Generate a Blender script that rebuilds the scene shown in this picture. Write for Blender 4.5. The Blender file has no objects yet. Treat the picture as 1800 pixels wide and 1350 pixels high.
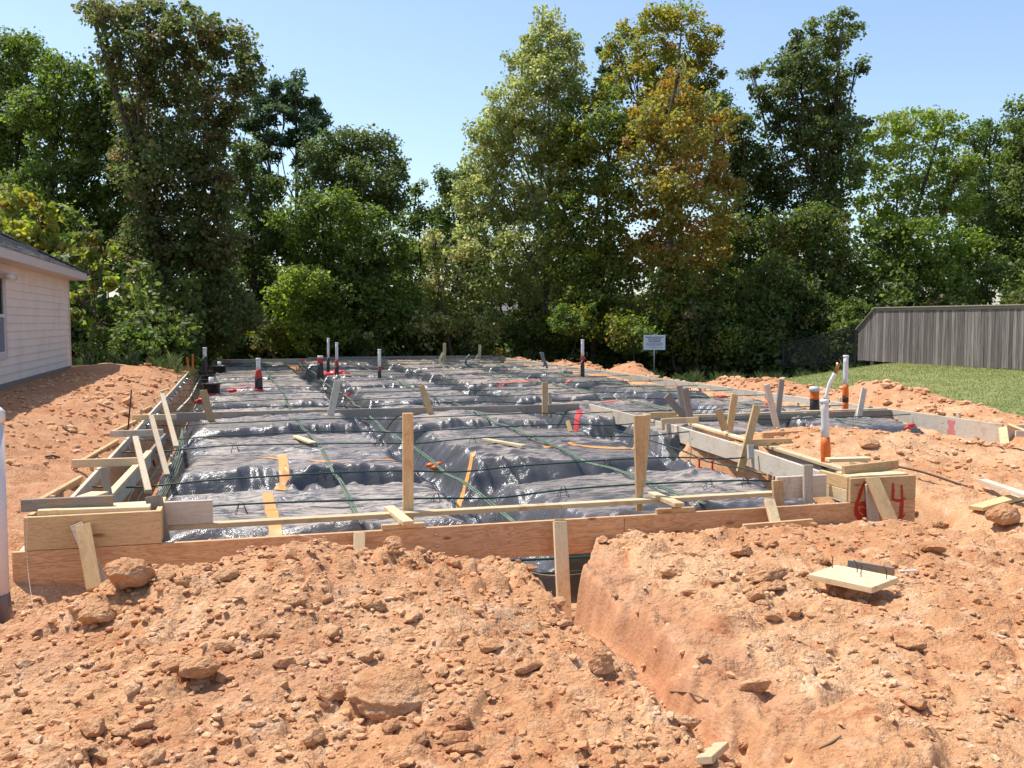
import bpy, bmesh, math, random
import numpy as np
from mathutils import Vector, Matrix
random.seed(7); rng = np.random.default_rng(11)
R = math.radians
C = bpy.context.scene.collection
S = bpy.context.scene

# ---------------------------------------------------------------- camera, sky, sun
TH = R(15.93); PH = math.atan(110/1700.0); F = 1700.0; CAMZ = 1.6
FW = Vector((math.sin(TH)*math.cos(PH), math.cos(TH)*math.cos(PH), -math.sin(PH)))
RT = Vector((math.cos(TH), -math.sin(TH), 0))
UP = RT.cross(FW)
cam = bpy.data.cameras.new('camera'); camo = bpy.data.objects.new('camera', cam); C.objects.link(camo)
camo.matrix_world = Matrix(((RT.x, UP.x, -FW.x, 0), (RT.y, UP.y, -FW.y, 0), (RT.z, UP.z, -FW.z, CAMZ), (0, 0, 0, 1)))
cam.sensor_width = 36; cam.lens = 34.0; cam.clip_start = 0.05; cam.clip_end = 3000
S.camera = camo
SUNV = Vector((-0.85, 0.80, 2.35)).normalized()
w = bpy.data.worlds.new('World'); S.world = w; w.use_nodes = True
wn = w.node_tree; wn.nodes.clear()
sky = wn.nodes.new('ShaderNodeTexSky'); sky.sky_type = 'NISHITA'; sky.sun_disc = False
sky.sun_elevation = math.asin(SUNV.z); sky.sun_rotation = math.atan2(SUNV.x, SUNV.y)
sky.altitude = 50; sky.air_density = 1.0; sky.dust_density = 1.2; sky.ozone_density = 2.0
bg = wn.nodes.new('ShaderNodeBackground'); bg.inputs['Strength'].default_value = 0.15
wo = wn.nodes.new('ShaderNodeOutputWorld')
wn.links.new(sky.outputs[0], bg.inputs[0]); wn.links.new(bg.outputs[0], wo.inputs[0])
sl = bpy.data.lights.new('sun', 'SUN'); sl.energy = 4.2; sl.angle = R(0.53); sl.color = (1.0, 0.955, 0.89)
so = bpy.data.objects.new('sun', sl); C.objects.link(so); so.rotation_euler = SUNV.to_track_quat('Z', 'Y').to_euler()
S.view_settings.view_transform = 'Standard'; S.view_settings.look = 'None'
S.view_settings.exposure = 0.50; S.view_settings.gamma = 1.0; S.view_settings.use_curve_mapping = False
S.cycles.max_bounces = 8; S.cycles.transparent_max_bounces = 8

# ---------------------------------------------------------------- helpers
CP = Vector((0, 0, CAMZ))
def ray(u, v): return FW + RT*((u-900)/F) + UP*((675-v)/F)
def wz(u, v, z):
    d = ray(u, v); return CP + d*((z-CAMZ)/d.z)
def wy(u, v, y):
    d = ray(u, v); return CP + d*(y/d.y)
def wx(u, v, x):
    d = ray(u, v); return CP + d*(x/d.x)
def wd(u, v, dist):
    d = ray(u, v); return CP + d*(dist/(d.x*math.sin(TH)+d.y*math.cos(TH)))

def hash2(ix, iy, seed):
    h = (ix.astype(np.int64)*374761393 + iy.astype(np.int64)*668265263 + seed*1442695041) & 0xFFFFFFFF
    h = ((h ^ (h >> 13))*1274126177) & 0xFFFFFFFF
    h = (h ^ (h >> 16)) & 0xFFFFFFFF
    h = (h*2246822519) & 0xFFFFFFFF
    return ((h ^ (h >> 15)) & 0xFFFFFF)/float(0xFFFFFF)
def noise(x, y, seed=0):
    x = np.asarray(x, float); y = np.asarray(y, float)
    ix = np.floor(x); iy = np.floor(y); fx = x-ix; fy = y-iy
    def g(dx, dy):
        a = hash2(ix+dx, iy+dy, seed)*2*np.pi
        return np.cos(a)*(fx-dx) + np.sin(a)*(fy-dy)
    sx = fx*fx*fx*(fx*(fx*6-15)+10); sy = fy*fy*fy*(fy*(fy*6-15)+10)
    a = g(0, 0)*(1-sx)+g(1, 0)*sx; b = g(0, 1)*(1-sx)+g(1, 1)*sx
    return (a*(1-sy)+b*sy)*1.5
def fbm(x, y, seed=0, oct=4, gain=0.5):
    t = 0; a = 1
    for i in range(oct):
        t = t + a*noise(x*2**i+i*17.3, y*2**i-i*9.1, seed+i); a *= gain
    return t
def cells(x, y, cell, prob, seed, flat=0.6, rmin=0.25, rmax=0.62):
    """rubble: rounded lumps, one per cell at most"""
    wxn = noise(x/cell*2.3, y/cell*2.3, seed+71)*0.22; wyn = noise(x/cell*2.3, y/cell*2.3, seed+72)*0.22
    X = x/cell+wxn; Y = y/cell+wyn
    ix = np.floor(X); iy = np.floor(Y); out = np.zeros_like(X)
    for dx in (-1, 0, 1):
        for dy in (-1, 0, 1):
            cx = ix+dx; cy = iy+dy
            px = cx+hash2(cx, cy, seed); py = cy+hash2(cx, cy, seed+1)
            on = hash2(cx, cy, seed+2) < prob
            r = rmin+(rmax-rmin)*hash2(cx, cy, seed+3)**2
            an = hash2(cx, cy, seed+4)*np.pi; el = 0.6+0.4*hash2(cx, cy, seed+5)
            ddx = X-px; ddy = Y-py
            u = (ddx*np.cos(an)+ddy*np.sin(an)); v = (-ddx*np.sin(an)+ddy*np.cos(an))/el
            au = np.abs(u); av = np.abs(v); dd_ = np.maximum(np.maximum(au, av), 0.72*(au+av)); q = 1-(dd_/r)**1.6
            hgt = np.where(on & (q > 0), np.minimum(np.sqrt(np.maximum(q, 0))*1.35, 0.85+0.25*u/r)*r*cell*flat, 0)
            out = np.maximum(out, hgt)
    return out
def ss(a, b, x):
    t = np.clip((x-a)/(b-a), 0, 1); return t*t*(3-2*t)

def mesh_np(name, V, Fq, smooth=True):
    """V (n,3); Fq (m,k) faces all of k corners"""
    V = np.asarray(V, np.float32); Fq = np.asarray(Fq, np.int32); m, k = Fq.shape
    me = bpy.data.meshes.new(name)
    me.vertices.add(len(V)); me.vertices.foreach_set('co', V.ravel())
    me.loops.add(m*k); me.loops.foreach_set('vertex_index', Fq.ravel())
    me.polygons.add(m); me.polygons.foreach_set('loop_start', np.arange(0, m*k, k, dtype=np.int32))
    me.polygons.foreach_set('use_smooth', np.full(m, smooth, bool))
    me.update(calc_edges=True)
    return me
def link(name, me, mat=None, parent=None, kind=None):
    o = bpy.data.objects.new(name, me); C.objects.link(o)
    if mat is not None and len(me.materials) == 0: me.materials.append(mat)
    if parent is not None: o.parent = parent
    if kind: o['kind'] = kind
    return o
def tag(o, label, cat, group=None):
    o['label'] = label; o['category'] = cat
    if group: o['group'] = group
    return o
def thing(name, label, cat, loc=(0, 0, 0), group=None):
    o = bpy.data.objects.new(name, None); C.objects.link(o); o.location = loc; o.empty_display_size = 0.1
    return tag(o, label, cat, group)
def putin(o, parent):
    """parent keeping the world place (parents are only translated)"""
    o.parent = parent; o.matrix_parent_inverse = Matrix.Translation(-Vector(parent.location)); return o

# ---------------------------------------------------------------- materials
def newmat(name):
    m = bpy.data.materials.new(name); m.use_nodes = True; n = m.node_tree
    return m, n, n.nodes, n.links, n.nodes['Principled BSDF']
def ramp(N, stops):
    r = N.new('ShaderNodeValToRGB'); e = r.color_ramp.elements
    e[0].position = stops[0][0]; e[0].color = (*stops[0][1], 1)
    e[1].position = stops[-1][0]; e[1].color = (*stops[-1][1], 1)
    for p, c in stops[1:-1]:
        k = e.new(p); k.color = (*c, 1)
    return r
def nz(N, L, vec, scale, detail=4, rough=0.55, dist=0.0):
    t = N.new('ShaderNodeTexNoise'); t.inputs['Scale'].default_value = scale; t.inputs['Detail'].default_value = detail
    t.inputs['Roughness'].default_value = rough; t.inputs['Distortion'].default_value = dist
    if vec: L.new(vec, t.inputs['Vector'])
    return t
def mixc(N, L, fac, a, b, mode='MIX'):
    m = N.new('ShaderNodeMix'); m.data_type = 'RGBA'; m.blend_type = mode
    for s, val in ((m.inputs[0], fac), (m.inputs[6], a), (m.inputs[7], b)):
        if isinstance(val, (int, float)): s.default_value = val
        elif isinstance(val, tuple): s.default_value = (*val, 1)
        else: L.new(val, s)
    return m.outputs[2]
def math_(N, L, op, a, b=None, clamp=False):
    m = N.new('ShaderNodeMath'); m.operation = op; m.use_clamp = clamp
    for s, val in ((m.inputs[0], a), (m.inputs[1], b)):
        if val is None: continue
        if isinstance(val, (int, float)): s.default_value = val
        else: L.new(val, s)
    return m.outputs[0]
def bump(N, L, h, strength, dist, normal=None):
    b = N.new('ShaderNodeBump'); b.inputs['Strength'].default_value = strength; b.inputs['Distance'].default_value = dist
    L.new(h, b.inputs['Height'])
    if normal: L.new(normal, b.inputs['Normal'])
    return b.outputs[0]
def coords(N, L, which='Object', scale=None):
    t = N.new('ShaderNodeTexCoord')
    if scale is None: return t.outputs[which]
    m = N.new('ShaderNodeMapping'); m.inputs['Scale'].default_value = scale; L.new(t.outputs[which], m.inputs[0]); return m.outputs[0]

DIRT_A = (0.53, 0.272, 0.128); DIRT_B = (0.67, 0.41, 0.222); DIRT_R = (0.45, 0.19, 0.088); DIRT_P = (0.74, 0.51, 0.32)
def dirt_nodes(N, L, co):
    big = nz(N, L, co, 0.55, 4, 0.6, 0.3); mid = nz(N, L, co, 5.0, 6, 0.65, 0.4); fine = nz(N, L, co, 60.0, 5, 0.7)
    c1 = mixc(N, L, ramp_fac(N, L, big.outputs[0], 0.36, 0.66), DIRT_A, DIRT_B)
    c2 = mixc(N, L, ramp_fac(N, L, mid.outputs[0], 0.50, 0.72), c1, DIRT_P)
    c3 = mixc(N, L, ramp_fac(N, L, mid.outputs[0], 0.47, 0.30), c2, DIRT_R)
    c4 = mixc(N, L, math_(N, L, 'MULTIPLY', ramp_fac(N, L, fine.outputs[0], 0.58, 0.36), 0.5), c3, DIRT_R)
    return c4, big, mid, fine
def ramp_fac(N, L, src, a, b):
    m = N.new('ShaderNodeMapRange'); m.inputs['From Min'].default_value = a; m.inputs['From Max'].default_value = b
    m.interpolation_type = 'SMOOTHSTEP'; L.new(src, m.inputs['Value']); return m.outputs[0]

def make_dirt(name, lawn=False, bs=0.85, lift=0.0):
    m, n, N, L, P = newmat(name)
    co = coords(N, L, 'Object')
    col, big, mid, fine = dirt_nodes(N, L, co)
    vor = N.new('ShaderNodeTexVoronoi'); vor.inputs['Scale'].default_value = 38; L.new(co, vor.inputs['Vector'])
    vor2 = N.new('ShaderNodeTexVoronoi'); vor2.inputs['Scale'].default_value = 95; L.new(co, vor2.inputs['Vector'])
    h = math_(N, L, 'SUBTRACT', fine.outputs[0], math_(N, L, 'MULTIPLY', vor.outputs['Distance'], 0.7))
    h = math_(N, L, 'SUBTRACT', h, math_(N, L, 'MULTIPLY', vor2.outputs['Distance'], 0.28))
    h = math_(N, L, 'ADD', h, math_(N, L, 'MULTIPLY', mid.outputs[0], 1.2))
    if lawn:   # cut faces are smeared smooth by the digger
        ge = N.new('ShaderNodeNewGeometry'); sz = N.new('ShaderNodeSeparateXYZ'); L.new(ge.outputs['Normal'], sz.inputs[0])
        h = math_(N, L, 'MULTIPLY', h, math_(N, L, 'ADD', math_(N, L, 'MULTIPLY', ramp_fac(N, L, sz.outputs[2], 0.55, 0.88), 0.78), 0.22))
        a3 = N.new('ShaderNodeAttribute'); a3.attribute_name = 'redsoil'
        col = mixc(N, L, math_(N, L, 'MULTIPLY', a3.outputs['Fac'], 0.62), col, mixc(N, L, mid.outputs[0], (0.36, 0.145, 0.07), (0.56, 0.29, 0.16)))
    nrm = bump(N, L, h, bs, 0.020 if bs > 0.5 else 0.005)
    if lawn:
        a = N.new('ShaderNodeAttribute'); a.attribute_name = 'lawn'
        g1 = nz(N, L, co, 0.8, 5, 0.6); g2 = nz(N, L, co, 14, 5, 0.7)
        gc = mixc(N, L, ramp_fac(N, L, g1.outputs[0], 0.36, 0.66), (0.17, 0.20, 0.065), (0.28, 0.285, 0.115))
        gc = mixc(N, L, ramp_fac(N, L, g2.outputs[0], 0.52, 0.74), gc, (0.34, 0.29, 0.15))
        gc = mixc(N, L, ramp_fac(N, L, g2.outputs[0], 0.46, 0.3), gc, (0.05, 0.09, 0.02))
        edge = math_(N, L, 'ADD', a.outputs['Fac'], math_(N, L, 'MULTIPLY', math_(N, L, 'SUBTRACT', g2.outputs[0], 0.5), 1.2))
        fac = ramp_fac(N, L, edge, 0.38, 0.58)
        # scrubby litter under the trees
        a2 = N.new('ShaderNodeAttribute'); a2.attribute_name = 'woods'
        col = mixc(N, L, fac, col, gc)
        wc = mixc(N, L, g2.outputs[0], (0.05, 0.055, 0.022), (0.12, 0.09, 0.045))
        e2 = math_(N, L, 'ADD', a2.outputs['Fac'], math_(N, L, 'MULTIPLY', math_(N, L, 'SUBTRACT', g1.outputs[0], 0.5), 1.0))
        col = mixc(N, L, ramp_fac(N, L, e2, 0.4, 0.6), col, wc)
    L.new(col, P.inputs['Base Color']); L.new(nrm, P.inputs['Normal'])
    P.inputs['Roughness'].default_value = 0.95; P.inputs['Specular IOR Level'].default_value = 0.12
    return m
M_GROUND = make_dirt('ground_soil', True); M_DIRT = make_dirt('clay_clods'); M_CRUMB = make_dirt('clay_crumbs', False, 0.35)

def make_wood(name, light, dark, streak=0.5, knots=0.5, rough=0.7, stain=None):
    m, n, N, L, P = newmat(name)
    oi = N.new('ShaderNodeObjectInfo')
    tc = N.new('ShaderNodeTexCoord'); add = N.new('ShaderNodeVectorMath'); add.operation = 'ADD'
    cmb = N.new('ShaderNodeCombineXYZ')
    sc = math_(N, L, 'MULTIPLY', oi.outputs['Random'], 37.0); L.new(sc, cmb.inputs[0]); L.new(sc, cmb.inputs[1]); L.new(sc, cmb.inputs[2])
    L.new(tc.outputs['Object'], add.inputs[0]); L.new(cmb.outputs[0], add.inputs[1])
    mp = N.new('ShaderNodeMapping'); mp.inputs['Scale'].default_value = (1.1, 13, 13); L.new(add.outputs[0], mp.inputs[0])
    gr = nz(N, L, mp.outputs[0], 1.6, 5, 0.6, 1.3)
    wv = N.new('ShaderNodeMath'); wv.operation = 'SINE'
    L.new(math_(N, L, 'MULTIPLY', gr.outputs[0], 46.0), wv.inputs[0])
    g = math_(N, L, 'MULTIPLY', math_(N, L, 'ADD', wv.outputs[0], 1.0), 0.5)
    mp2 = N.new('ShaderNodeMapping'); mp2.inputs['Scale'].default_value = (2.0, 60, 60); L.new(add.outputs[0], mp2.inputs[0])
    fi = nz(N, L, mp2.outputs[0], 3.0, 4, 0.6)
    fac = math_(N, L, 'MULTIPLY', math_(N, L, 'POWER', g, 2.2), streak)
    col = mixc(N, L, fac, light, dark)
    col = mixc(N, L, math_(N, L, 'MULTIPLY', ramp_fac(N, L, fi.outputs[0], 0.5, 0.8), 0.35), col, dark)
    big = nz(N, L, add.outputs[0], 1.7, 4, 0.65)
    col = mixc(N, L, math_(N, L, 'MULTIPLY', ramp_fac(N, L, big.outputs[0], 0.45, 0.75), 0.45), col, stain or dark)
    mk = N.new('ShaderNodeMapping'); mk.inputs['Scale'].default_value = (2.3, 7.5, 7.5); L.new(add.outputs[0], mk.inputs[0])
    vo = N.new('ShaderNodeTexVoronoi'); vo.inputs['Scale'].default_value = 0.9; L.new(mk.outputs[0], vo.inputs['Vector'])
    kf = math_(N, L, 'MULTIPLY', ramp_fac(N, L, vo.outputs['Distance'], 0.13, 0.06), knots)
    col = mixc(N, L, kf, col, tuple(c*0.28 for c in dark))
    sm = nz(N, L, add.outputs[0], 4.5, 6, 0.72, 0.5)
    col = mixc(N, L, math_(N, L, 'MULTIPLY', ramp_fac(N, L, sm.outputs[0], 0.52, 0.66), 0.55), col, (0.46, 0.25, 0.12))
    sp = nz(N, L, add.outputs[0], 26, 3, 0.6)
    col = mixc(N, L, math_(N, L, 'MULTIPLY', ramp_fac(N, L, sp.outputs[0], 0.66, 0.72), 0.6), col, (0.22, 0.13, 0.07))
    hv = N.new('ShaderNodeHueSaturation'); L.new(col, hv.inputs['Color'])
    L.new(math_(N, L, 'ADD', math_(N, L, 'MULTIPLY', oi.outputs['Random'], 0.36), 0.80), hv.inputs['Value'])
    L.new(hv.outputs[0], P.inputs['Base Color'])
    L.new(bump(N, L, math_(N, L, 'ADD', fi.outputs[0], math_(N, L, 'MULTIPLY', g, -0.3)), 0.5, 0.002), P.inputs['Normal'])
    P.inputs['Roughness'].default_value = rough; P.inputs['Specular IOR Level'].default_value = 0.25
    return m
W_PINE = make_wood('fresh_pine', (0.66, 0.47, 0.245), (0.50, 0.29, 0.12), 0.7, 0.8)
W_PALE = make_wood('pale_pine', (0.70, 0.55, 0.33), (0.54, 0.37, 0.18), 0.4, 0.4)
W_RED = make_wood('stained_fir', (0.66, 0.41, 0.215), (0.45, 0.225, 0.095), 0.9, 0.9, stain=(0.47, 0.27, 0.15))
W_GREY = make_wood('weathered_grey_lumber', (0.34, 0.295, 0.245), (0.20, 0.165, 0.13), 0.5, 0.5, 0.85, stain=(0.25, 0.18, 0.12))
W_LIGHTGREY = make_wood('bleached_form_lumber', (0.60, 0.53, 0.42), (0.43, 0.36, 0.28), 0.5, 0.5, 0.85, stain=(0.46, 0.33, 0.21))

W_TAN = make_wood('weathered_tan_lumber', (0.45, 0.37, 0.26), (0.31, 0.24, 0.16), 0.5, 0.4, 0.85)
def flat(name, col, rough=0.5, spec=0.5, metal=0.0, noise_amt=0.0, nscale=20, col2=None, bumpd=0):
    m, n, N, L, P = newmat(name)
    P.inputs['Roughness'].default_value = rough; P.inputs['Specular IOR Level'].default_value = spec; P.inputs['Metallic'].default_value = metal
    if noise_amt > 0:
        t = nz(N, L, coords(N, L), nscale, 5, 0.6)
        c = mixc(N, L, math_(N, L, 'MULTIPLY', ramp_fac(N, L, t.outputs[0], 0.45, 0.7), noise_amt), col, col2 or tuple(x*0.5 for x in col))
        L.new(c, P.inputs['Base Color'])
        if bumpd: L.new(bump(N, L, t.outputs[0], 0.6, bumpd), P.inputs['Normal'])
    else: P.inputs['Base Color'].default_value = (*col, 1)
    return m
M_PVC = flat('white_pvc', (0.74, 0.73, 0.71), 0.35, 0.5, 0, 0.5, 9, (0.55, 0.42, 0.32))
M_BLACK = flat('black_tape', (0.018, 0.018, 0.02), 0.35, 0.5, 0, 0.6, 12, (0.09, 0.065, 0.05))
M_REDT = flat('red_tape', (0.55, 0.035, 0.03), 0.4, 0.5, 0, 0.4, 18, (0.25, 0.02, 0.02))
M_ORANGE = flat('orange_tape', (0.80, 0.17, 0.02), 0.45, 0.4, 0, 0.4, 14, (0.55, 0.11, 0.03))
M_TAPE = flat('dusty_orange_tape', (0.72, 0.30, 0.075), 0.5, 0.4, 0, 0.6, 9, (0.55, 0.34, 0.17))
M_PINKT = flat('dusty_red_tape', (0.48, 0.13, 0.11), 0.5, 0.4, 0, 0.6, 9, (0.36, 0.22, 0.18))
M_CABLE = flat('green_cable_sheath', (0.014, 0.05, 0.036), 0.4, 0.5, 0, 0.3, 6, (0.05, 0.10, 0.07))
M_CABLE2 = flat('dusty_green_cable', (0.10, 0.16, 0.10), 0.5, 0.4, 0, 0.6, 7, (0.27, 0.27, 0.18))
M_WIRE = flat('chair_wire', (0.12, 0.12, 0.115), 0.35, 0.5, 0.8)
M_STEEL = flat('bright_steel', (0.62, 0.62, 0.63), 0.25, 0.5, 1.0)
M_RUST = flat('rusty_rebar', (0.085, 0.045, 0.033), 0.7, 0.3, 0.2, 0.7, 30, (0.17, 0.07, 0.035))
M_STRING = flat('pale_string', (0.62, 0.55, 0.45), 0.8, 0.1)
M_CONDUIT = flat('grey_conduit', (0.13, 0.155, 0.18), 0.4, 0.5, 0, 0.4, 12, (0.2, 0.18, 0.16))
M_PAINT = flat('red_spray_paint', (0.42, 0.022, 0.012), 0.6, 0.3, 0, 0.5, 40, (0.36, 0.08, 0.03))
M_PINKP = flat('pink_marking_paint', (0.62, 0.17, 0.16), 0.8, 0.2, 0, 0.9, 35, (0.50, 0.36, 0.27))
M_BRASS = flat('brass_fitting', (0.36, 0.20, 0.08), 0.4, 0.5, 0.7)
M_MUD = flat('mud_in_bucket', (0.28, 0.13, 0.07), 0.9, 0.1, 0, 0.6, 15)
M_BRIGHTORANGE = flat('orange_stake_paint', (0.75, 0.20, 0.05), 0.6, 0.3, 0, 0.4, 12)
M_SIDING = flat('pale_siding_paint', (0.80, 0.675, 0.57), 0.7, 0.25, 0, 0.4, 1.7, (0.66, 0.50, 0.41))
M_TRIM = flat('trim_paint', (0.62, 0.52, 0.46), 0.6, 0.3, 0, 0.25, 5, (0.55, 0.45, 0.38))
M_VINYL = flat('white_vinyl', (0.66, 0.64, 0.63), 0.4, 0.5)
M_CONC = flat('concrete_footing', (0.25, 0.20, 0.165), 0.9, 0.2, 0, 0.7, 6, (0.33, 0.2, 0.12), 0.004)
M_SIGNW = flat('sign_face', (0.72, 0.74, 0.78), 0.4, 0.4)
M_SIGNT = flat('sign_print', (0.06, 0.06, 0.08), 0.6, 0.2)
M_SIGNL = flat('sign_small_print', (0.25, 0.26, 0.30), 0.6, 0.2)
M_GALV = flat('galvanised_post', (0.30, 0.34, 0.32), 0.5, 0.5, 0.4)
M_IRON = flat('black_iron', (0.012, 0.012, 0.014), 0.4, 0.5)
m, n, N, L, P = newmat('window_glass'); P.inputs['Base Color'].default_value = (0.02, 0.025, 0.03, 1); P.inputs['Roughness'].default_value = 0.03; P.inputs['Specular IOR Level'].default_value = 0.8; M_GLASS = m
M_BLIND = flat('window_screen', (0.20, 0.20, 0.24), 0.8, 0.2)

def make_shingle():
    m, n, N, L, P = newmat('asphalt_shingles'); co = coords(N, L)
    t = nz(N, L, co, 90, 3, 0.7); t2 = nz(N, L, co, 2.5, 4, 0.6)
    oi = N.new('ShaderNodeTexVoronoi'); oi.inputs['Scale'].default_value = 3.2; L.new(co, oi.inputs['Vector'])
    c = mixc(N, L, t.outputs[0], (0.13, 0.125, 0.122), (0.30, 0.285, 0.275))
    c = mixc(N, L, math_(N, L, 'MULTIPLY', t2.outputs[0], 0.4), c, (0.15, 0.12, 0.10))
    L.new(c, P.inputs['Base Color']); P.inputs['Roughness'].default_value = 0.9; P.inputs['Specular IOR Level'].default_value = 0.2
    L.new(bump(N, L, t.outputs[0], 0.6, 0.004), P.inputs['Normal']); return m
M_SHINGLE = make_shingle()

def make_plastic():
    m, n, N, L, P = newmat('black_poly_sheeting'); co = coords(N, L)
    t1 = nz(N, L, co, 1.3, 6, 0.65, 0.6); t2 = nz(N, L, coords(N, L, 'Object', (2.0, 9.0, 4.0)), 2.2, 6, 0.7, 0.8)
    dm = math_(N, L, 'ADD', math_(N, L, 'MULTIPLY', t1.outputs[0], 0.35), math_(N, L, 'MULTIPLY', t2.outputs[0], 0.65))
    geo = N.new('ShaderNodeNewGeometry'); sep = N.new('ShaderNodeSeparateXYZ'); L.new(geo.outputs['Normal'], sep.inputs[0])
    upf = ramp_fac(N, L, sep.outputs[2], 0.86, 0.995)
    at = N.new('ShaderNodeAttribute'); at.attribute_name = 'dust'
    d = math_(N, L, 'MULTIPLY', ramp_fac(N, L, dm, 0.41, 0.56), math_(N, L, 'ADD', math_(N, L, 'MULTIPLY', upf, 0.85), 0.15))
    d = math_(N, L, 'MULTIPLY', d, at.outputs['Fac'])
    col = mixc(N, L, d, (0.072, 0.069, 0.070), (0.42, 0.34, 0.27))
    L.new(col, P.inputs['Base Color'])
    r = N.new('ShaderNodeMapRange'); L.new(d, r.inputs['Value']); r.inputs['To Min'].default_value = 0.22; r.inputs['To Max'].default_value = 0.46
    L.new(r.outputs[0], P.inputs['Roughness'])
    P.inputs['Specular IOR Level'].default_value = 0.6
    t3 = nz(N, L, coords(N, L, 'Object', (3, 5, 3)), 4.5, 4, 0.6, 1.6); t4 = nz(N, L, co, 9, 2, 0.5, 0.8)
    ab = math_(N, L, 'ABSOLUTE', math_(N, L, 'SUBTRACT', t3.outputs[0], 0.5))
    h = math_(N, L, 'ADD', math_(N, L, 'MULTIPLY', ab, -3.0), math_(N, L, 'MULTIPLY', t4.outputs[0], 0.25))
    L.new(bump(N, L, h, 0.35, 0.012), P.inputs['Normal'])
    return m
M_POLY = make_plastic()

def make_leaf():
    m, n, N, L, P = newmat('leaves')
    a = N.new('ShaderNodeAttribute'); a.attribute_name = 'tint'
    L.new(a.outputs['Color'], P.inputs['Base Color']); P.inputs['Roughness'].default_value = 0.5; P.inputs['Specular IOR Level'].default_value = 0.35
    tr = N.new('ShaderNodeBsdfTranslucent'); mx = N.new('ShaderNodeMixShader'); mx.inputs[0].default_value = 0.5
    hs = N.new('ShaderNodeHueSaturation'); hs.inputs['Saturation'].default_value = 1.15; hs.inputs['Value'].default_value = 1.9
    L.new(a.outputs['Color'], hs.inputs['Color']); L.new(hs.outputs[0], tr.inputs['Color'])
    L.new(P.outputs[0], mx.inputs[1]); L.new(tr.outputs[0], mx.inputs[2])
    L.new(mx.outputs[0], N['Material Output'].inputs[0]); return m
M_LEAF = make_leaf()
M_BARK = flat('bark', (0.075, 0.058, 0.045), 0.9, 0.1, 0, 0.7, 8, (0.15, 0.12, 0.10), 0.02)
M_PALEBARK = flat('pale_bark', (0.17, 0.15, 0.125), 0.9, 0.1, 0, 0.7, 5, (0.08, 0.065, 0.05), 0.02)

def make_fence_wood():
    m, n, N, L, P = newmat('grey_fence_wood'); oi = N.new('ShaderNodeObjectInfo')
    tc = N.new('ShaderNodeTexCoord'); add = N.new('ShaderNodeVectorMath'); add.operation = 'ADD'
    cmb = N.new('ShaderNodeCombineXYZ'); s = math_(N, L, 'MULTIPLY', oi.outputs['Random'], 51.0)
    for i in range(3): L.new(s, cmb.inputs[i])
    L.new(tc.outputs['Object'], add.inputs[0]); L.new(cmb.outputs[0], add.inputs[1])
    mp = N.new('ShaderNodeMapping'); mp.inputs['Scale'].default_value = (14, 14, 0.9); L.new(add.outputs[0], mp.inputs[0])
    t = nz(N, L, mp.outputs[0], 2.0, 6, 0.65, 0.6); sp = nz(N, L, coords(N, L, 'Object', (9, 9, 4)), 2.3, 4, 0.6)
    mp2 = N.new('ShaderNodeMapping'); mp2.inputs['Scale'].default_value = (7, 7, 2.2); L.new(add.outputs[0], mp2.inputs[0])
    sp = nz(N, L, mp2.outputs[0], 1.6, 4, 0.7)
    c = mixc(N, L, ramp_fac(N, L, t.outputs[0], 0.3, 0.7), (0.115, 0.092, 0.08), (0.29, 0.255, 0.23))
    c = mixc(N, L, ramp_fac(N, L, sp.outputs[0], 0.66, 0.74), c, (0.42, 0.40, 0.37))
    hv = N.new('ShaderNodeHueSaturation'); L.new(c, hv.inputs['Color']); L.new(math_(N, L, 'ADD', math_(N, L, 'MULTIPLY', oi.outputs['Random'], 0.8), 0.55), hv.inputs['Value'])
    L.new(hv.outputs[0], P.inputs['Base Color']); P.inputs['Roughness'].default_value = 0.9; P.inputs['Specular IOR Level'].default_value = 0.15
    return m
M_FENCE = make_fence_wood()

# ---------------------------------------------------------------- solid pieces
def box_mesh(name, sx, sy, sz, bev=0.003, point=0.0, warp=0.0):
    """box centred; length along X; point>0 sharpens the -X end to that width fraction over a length"""
    bm = bmesh.new(); bmesh.ops.create_cube(bm, size=1)
    for v in bm.verts: v.co = Vector((v.co.x*sx, v.co.y*sy, v.co.z*sz))
    if point > 0:
        for v in bm.verts:
            if v.co.x < 0: v.co.y *= point
    if bev > 0: bmesh.ops.bevel(bm, geom=list(bm.edges), offset=min(bev, sy*0.2, sz*0.2), segments=1, affect='EDGES')
    me = bpy.data.meshes.new(name); bm.to_mesh(me); bm.free(); return me
def beam(name, p0, p1, wid, thk, mat, parent=None, side=(0, 0, 1), point=0.0, bev=0.003):
    """board from p0 to p1; 'side' = the direction of its wide dimension (wid), thk = the other"""
    p0 = Vector(p0); p1 = Vector(p1); x = (p1-p0); ln = x.length; x.normalize()
    y = Vector(side); y = (y - x*y.dot(x)); y.normalize(); z = x.cross(y)
    me = box_mesh(name, ln, wid, thk, bev, point)
    o = link(name, me, mat); c = (p0+p1)/2
    o.matrix_world = Matrix(((x.x, y.x, z.x, c.x), (x.y, y.y, z.y, c.y), (x.z, y.z, z.z, c.z), (0, 0, 0, 1)))
    if parent is not None: putin(o, parent)
    return o
def aabb(name, x0, x1, y0, y1, z0, z1, mat, parent=None, bev=0.003):
    L_ = (x1-x0, y1-y0, z1-z0); c = ((x0+x1)/2, (y0+y1)/2, (z0+z1)/2)
    i = int(np.argmax(L_))
    if i == 0: return beam(name, (x0, c[1], c[2]), (x1, c[1], c[2]), z1-z0, y1-y0, mat, parent, (0, 0, 1), 0, bev)
    if i == 1: return beam(name, (c[0], y0, c[2]), (c[0], y1, c[2]), z1-z0, x1-x0, mat, parent, (0, 0, 1), 0, bev)
    return beam(name, (c[0], c[1], z0), (c[0], c[1], z1), x1-x0, y1-y0, mat, parent, (1, 0, 0), 0, bev)
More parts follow.
